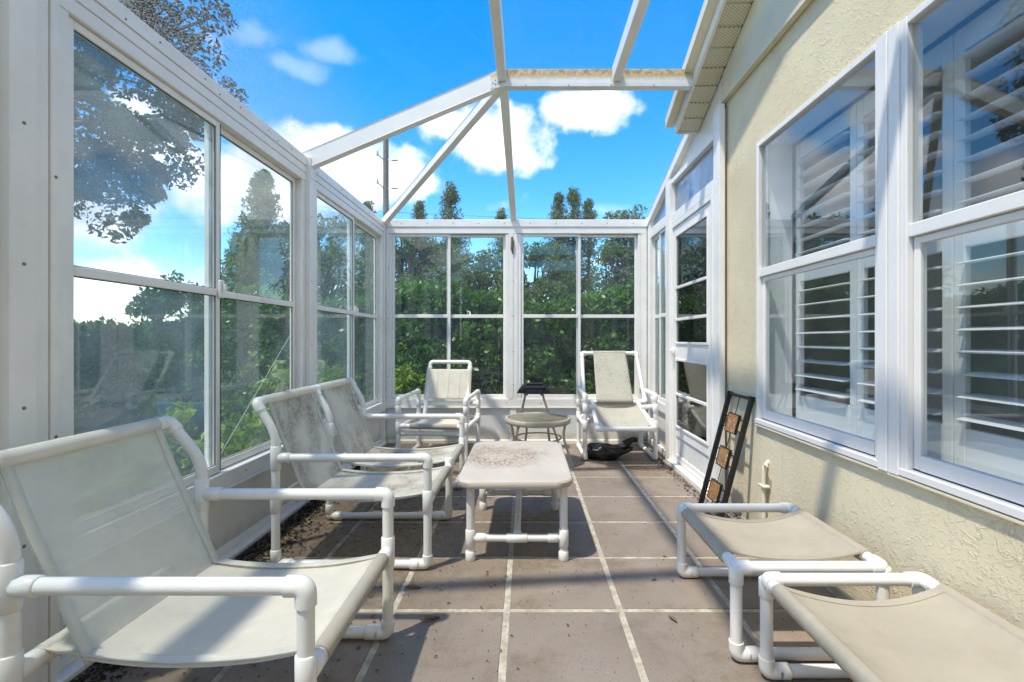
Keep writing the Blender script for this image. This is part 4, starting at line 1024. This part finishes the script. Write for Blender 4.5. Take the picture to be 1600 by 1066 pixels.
def hedge(name, label, x0, x1, y0, y1, h, nleaf, size, mat, seed, cat='hedge'):
    rng = np.random.default_rng(seed); t = thing(name, ((x0 + x1) / 2, (y0 + y1) / 2, -.06), label, cat, 'hedges around the garden')
    lx, ly = x1 - x0, y1 - y0
    nc = int(max(lx, ly) * 95); c = np.stack([rng.uniform(x0, x1, nc), rng.uniform(y0, y1, nc), rng.uniform(.1, h, nc)], 1)
    top = h * (.90 + .10 * np.sin(c[:, 0] * 1.9 + seed) * np.cos(c[:, 1] * 1.3)) ; c[:, 2] = np.minimum(c[:, 2], top)
    # push most clumps to the outer faces
    m = rng.random(nc) < .9
    ax = 0 if lx < ly else 1; lo, hi = (x0, x1) if ax == 0 else (y0, y1); side = rng.random(nc) < .82
    near = lo if ax == 1 else hi; far_ = hi if ax == 1 else lo
    c[m, ax] = np.where(side[m], near, far_) + rng.normal(0, .08, m.sum())
    e = rng.random(nc) < .22; c[e, 2] = top[e] + rng.uniform(-.1, .12, e.sum())
    p = clumps(rng, nleaf, c, rng.uniform(.12, .26, nc)); p[:, 2] = np.maximum(p[:, 2], 0)
    leaf_mesh('foliage', p, size, mat, t, seed, .5, .1)
    b = B()
    nx, nz = 24, 8
    b.box(x0 + .34, x1 - .34, y0 + .34, y1 - .34, -.05, h * .82, 0); b.obj('shade_core', 'hedge_core', t)  # solid dark box, its colour standing in for shade deep in the hedge
    b = B()
    n = max(4, int(max(lx, ly) / .6))
    for i in range(n):
        u = (i + .5) / n; x = x0 + lx * (u if ax == 1 else .5); y = y0 + ly * (u if ax == 0 else .5)
        b.tube([(x, y, -.06), (x + rng.normal(0, .05), y + rng.normal(0, .05), h * .75)], [.03, .012], 6)
    b.obj('stems', 'bark', t)['kind'] = 'stuff'
    return t
hedge('hedge', 'dense glossy green hedge just behind the end wall', -5.6, 5.5, 7.0, 8.2, 1.95, 105000, .088, 'leaf_hedge', 1)
hedge('hedge', 'blue-green hedge across the lawn behind the sliding panes', -8.2, -6.9, -3.0, 13.0, 1.42, 52000, .10, 'leaf_hedge_blue', 2)
hedge('hedge', 'far wild green belt showing under the trees', -26, 16, 21.5, 23.5, 2.0, 30000, .24, 'leaf_far', 4)
hedge('hedge', 'added dark hedge backing the storm door beyond the house corner', 2.7, 3.6, 4.2, 6.9, 2.3, 9000, .10, 'leaf_hedge_blue', 3)  # hedge put in as a dark backing for the door panes
def bush(name, label, x, y, h, r, nleaf, size, mat, seed, group, aspect=.42):
    rng = np.random.default_rng(seed); t = thing(name, (x, y, -.06), label, 'shrub', group)
    nc = 60; th = rng.uniform(0, 6.28, nc); rr = r * np.sqrt(rng.random(nc)); zz = h * rng.uniform(.25, .95, nc) * (1 - .35 * (rr / r) ** 2)
    c = np.stack([x + rr * np.cos(th), y + rr * np.sin(th), zz], 1)
    leaf_mesh('foliage', clumps(rng, nleaf, c, rng.uniform(.06, .13, nc)), size, mat, t, seed, aspect, -.35)
    b = B()
    for i in range(9): b.tube([(x + .04 * math.cos(i), y + .04 * math.sin(i), -.06), (c[i][0], c[i][1], c[i][2])], [.010, .004], 6)
    b.obj('stem', 'bark', t)
G = 'shrubs outside the long glass wall'
bush('shrub', 'lime green shrub outside the pane behind the see-through mesh armchair', -2.42, 2.75, .74, .34, 2200, .085, 'leaf_lime', 21, G)
bush('shrub', 'lime green shrub outside between the two sliding panes', -2.36, 3.35, .80, .33, 2200, .085, 'leaf_lime', 22, G)
bush('shrub', 'lower leafy shrub outside behind the loveseat', -2.45, 3.95, .62, .30, 1600, .08, 'leaf_hedge', 23, G)
bush('shrub', 'tall yellow-green shrub outside the second bay of panes', -2.40, 4.75, 1.10, .32, 2000, .12, 'leaf_lime', 24, G, .22)
bush('shrub', 'yellow-green strap-leaved shrub outside the far corner of the long wall', -2.30, 5.45, 1.05, .30, 1800, .14, 'leaf_lime', 25, G, .18)
bush('shrub', 'bright yellow-green plant outside the end wall behind the open-topped armchair', -1.62, 6.45, .95, .20, 500, .17, 'leaf_lime', 26, G, .22)

def trunk(b, base, top, r0, r1, seed, wob=.12):
    rnd = random.Random(seed); base, top = Vector(base), Vector(top); n = 7; pts = []; rr = []
    for i in range(n):
        u = i / (n - 1); p = base.lerp(top, u) + Vector((rnd.gauss(0, wob), rnd.gauss(0, wob), 0)) * (u * (1 - u) * 2 + (u == 1) * .3); pts.append(p); rr.append(r0 + (r1 - r0) * u)
    b.tube(pts, rr, 9); return pts
TG = 'trees beyond the garden hedges'
def broad_tree(label, x, y, h, cr, cz, rx, ry, rz, nleaf, size, mat, seed, ncl=110, clr=(.25, .55), trx=None, name='broadleaf_tree'):
    """trunk with limbs reaching into clumps spread through an uneven crown"""
    rng = np.random.default_rng(seed); tx, ty = trx if trx else (x, y); t = thing(name, (tx, ty, -.06), label, 'tree', TG)
    p = rng.normal(size=(ncl, 3)); p /= np.linalg.norm(p, axis=1)[:, None]; r = rng.uniform(.35, 1.0, ncl) ** .6
    c = np.array([x, y, cz]) + p * r[:, None] * np.array([rx, ry, rz]) * rng.uniform(.85, 1.15, (ncl, 1))
    leaf_mesh('crown', clumps(rng, nleaf, c, rng.uniform(clr[0], clr[1], ncl), .75), size, mat, t, seed, .5, .2)
    b = B(); pts = trunk(b, (tx, ty, -.1), (x * .6 + tx * .4, y * .6 + ty * .4, cz), cr, cr * .4, seed)
    for i in range(min(ncl, 70)):
        s = pts[3 + i % 4]; e = Vector(c[i]); m = s.lerp(e, .5) + Vector((0, 0, .25)); b.tube([s, m, e], [cr * .33, cr * .18, .018], 6)
    b.obj('trunk', 'bark', t, 60)
def cone_tree(label, x, y, h, r, nleaf, size, mat, seed, z0=.4, sparse=1.0, shape=1.0, name='conifer_tree'):
    rng = np.random.default_rng(seed); t = thing(name, (x, y, -.06), label, 'tree', TG)
    nb = int(150 * sparse); u = rng.uniform(0, 1, nb) ** .7; z = z0 + (h - z0) * u; rad = r * (1 - u) ** shape * rng.uniform(.55, 1.1, nb) + .06
    th = rng.uniform(0, 6.28, nb); cen = []; cr = []
    for i in range(nb):
        m = max(2, int(rad[i] / .28) + 1)
        for k in range(1, m + 1):
            q = k / m; cen.append((x + rad[i] * q * math.cos(th[i]), y + rad[i] * q * math.sin(th[i]), z[i] + rad[i] * q * .38)); cr.append(.12 + .16 * (1 - u[i]) + .06 * q)
    cen = np.array(cen); leaf_mesh('crown', clumps(rng, nleaf, cen, np.array(cr), 1.0), size, mat, t, seed, .3, -.3)
    b = B(); trunk(b, (x, y, -.1), (x, y, h * .97), .05 + h * .016, .012, seed, .03)
    for i in range(0, nb, 3): b.tube([(x, y, z[i]), (x + rad[i] * .8 * math.cos(th[i]), y + rad[i] * .8 * math.sin(th[i]), z[i] + rad[i] * .3)], [.028, .008], 5)
    b.obj('trunk', 'bark', t, 60)
PXY = lambda px, Y: (px - 822) * Y / 745
ZT = lambda py, Y: CAMH + (530 - py) * Y / 745
broad_tree('big dark oak overhanging the long glass wall', -7.6, 7.2, 9, .30, 5.35, 2.55, 2.1, 2.95, 52000, .10, 'leaf_oak', 31, 240, (.18, .42), (-10.6, 6.4), 'oak_tree')
cone_tree('pointed dark conifer seen through the second sliding pane', PXY(412, 14), 14, ZT(274, 14), 1.55, 20000, .14, 'leaf_pine', 32, .3, 1.2, .85)
cone_tree('shorter conifer right beside the pointed dark conifer', PXY(372, 15), 15, ZT(372, 15), .95, 7000, .16, 'leaf_pine', 33, .3)
broad_tree('rounded grey-green tree between pointed conifer and utility pole', PXY(505, 15), 15, 6, .16, 2.9, 2.1, 1.4, 2.4, 20000, .13, 'leaf_pine', 34, 130)
broad_tree('loose feathery tree rising beside the far corner post', PXY(640, 14), 14, 5, .13, 2.7, 1.6, 1.2, 1.85, 15000, .11, 'leaf_far', 35, 110, (.2, .42))
cone_tree('slim spire-topped tree above the first end pane', PXY(705, 17), 17, ZT(288, 17), 1.75, 15000, .12, 'leaf_far', 36, .3, 1, 1.05)
broad_tree('airy tree with sky gaps in the second end pane', PXY(755, 15), 15, 5, .12, 2.6, 1.3, 1.1, 1.7, 11000, .11, 'leaf_far', 37, 90, (.18, .4))
broad_tree('dense leafy tree left of the twin spires', PXY(838, 14), 14, 5, .13, 2.4, 1.25, 1.0, 1.8, 14000, .11, 'leaf_pine', 38, 90, (.22, .42))
cone_tree('left of the twin spire trees above the third end pane', PXY(873, 17), 17, ZT(306, 17), 1.35, 12000, .12, 'leaf_far', 39, .3, 1, 1.0)
cone_tree('right and taller of the twin spire trees', PXY(896, 17.5), 17.5, ZT(298, 17.5), 1.4, 12000, .12, 'leaf_far', 40, .3, 1, 1.0)
cone_tree('small spire just right of the twin spires', PXY(920, 18), 18, ZT(316, 18), 1.3, 9000, .12, 'leaf_far', 41, .3, 1, 1.0)
cone_tree('pale spire tree just left of the utility pole', PXY(575, 19), 19, ZT(318, 19), 1.6, 10000, .13, 'leaf_far', 47, .3, 1, 1.0)
cone_tree('pale spire tree between utility pole and centre post', PXY(655, 18), 18, ZT(318, 18), 1.6, 11000, .12, 'leaf_far', 48, .3, 1, 1.0)
cone_tree('broken-topped spire hugging the centre post', PXY(785, 18), 18, ZT(330, 18), 1.5, 10000, .12, 'leaf_far', 49, .3, 1, 1.0)
broad_tree('round-headed tree above the last end pane', PXY(978, 15), 15, 6, .15, 3.6, .80, .9, 2.15, 15000, .11, 'leaf_far', 42, 130, (.22, .40))
broad_tree('mid green tree outside beyond the storm door', 6.0, 13, 6, .15, 2.8, 1.8, 1.5, 1.9, 8000, .14, 'leaf_pine', 43, 70)
broad_tree('low tree at the left edge beyond the blue-green hedge', -11.5, 10.5, 4, .12, .9, 2.2, 1.6, .6, 8000, .13, 'leaf_hedge_blue', 44, 70)
broad_tree('small leafy tree peeking over the blue-green hedge', PXY(255, 12), 12, 3, .10, .5, 1.4, 1.0, .4, 6000, .12, 'leaf_hedge_blue', 45, 60, (.2, .4))
broad_tree('green garden tree seen through the room beyond the shutters', 9.5, 4.2, 5, .14, 2.2, 1.6, 2.2, 1.7, 7000, .13, 'leaf_hedge', 46, 70)

# utility pole
ux, uy = PXY(603, 20), 20
t = thing('utility_pole', (ux, uy, -.06), 'grey wooden utility pole with brackets behind the trees', 'utility pole')
b = B(); b.tube([(ux, uy, -.1), (ux, uy, ZT(206, 20))], [.15, .11], 12); b.obj('pole', 'pole_wood', t, 60)
for pz in (248, 292):
    z = ZT(pz, 20)
    b = B(); b.beam((ux - .3, uy - .1, z + .12), (ux - .1, uy - .1, z - .05), .05, .05); b.tube([(ux - .32, uy - .1, z + .1), (ux - .32, uy - .1, z + .28)], [.05, .03], 8); b.obj('bracket', 'grey_metal', t)
    b = B(); b.tube([(ux + .28, uy - .1, z - .1), (ux + .52, uy - .1, z - .1)], .035, 10); b.tube([(ux + .1, uy - .1, z - .1), (ux + .3, uy - .1, z - .1)], .015, 6); b.obj('insulator', 'grey_metal', t, 50)
b = B(); b.tube([(-9, 16, 4.2), (ux - .3, uy, 6.6), (3, 24, 7.2)], .012, 5); b.obj('cable', 'grey_metal', t)
# guy wire outside the long wall and teal bin
b = B(); b.tube([(-2.05, 3.05, .35), (-1.98, 4.55, 1.75)], .0019, 6)
tag(b.obj('guy_wire', 'grey_metal', None, at=(-2.05, 3.05, .35)), 'thin pale bracing wire slanting behind the second pane', 'wire')
t = thing('garden_chair', (-2.55, 3.75, -.06), 'teal plastic garden chair outside the glass behind the loveseat', 'chair')
b = B(); b.box(-2.72, -2.38, 3.62, 4.02, .30, .335, .006); b.obj('seat', 'teal_plastic', t)
b = B(); b.prism([(-2.72, 3.62, .33), (-2.38, 3.62, .33), (-2.38, 3.50, .78), (-2.72, 3.50, .78)], (0, .025, 0)); b.obj('backrest', 'teal_plastic', t)
for x in (-2.70, -2.42):
    for y in (3.65, 3.97):
        b = B(); b.tube([(x, y, -.06), (x, y, .30)], .022, 8); b.obj('leg', 'teal_plastic', t, 50)
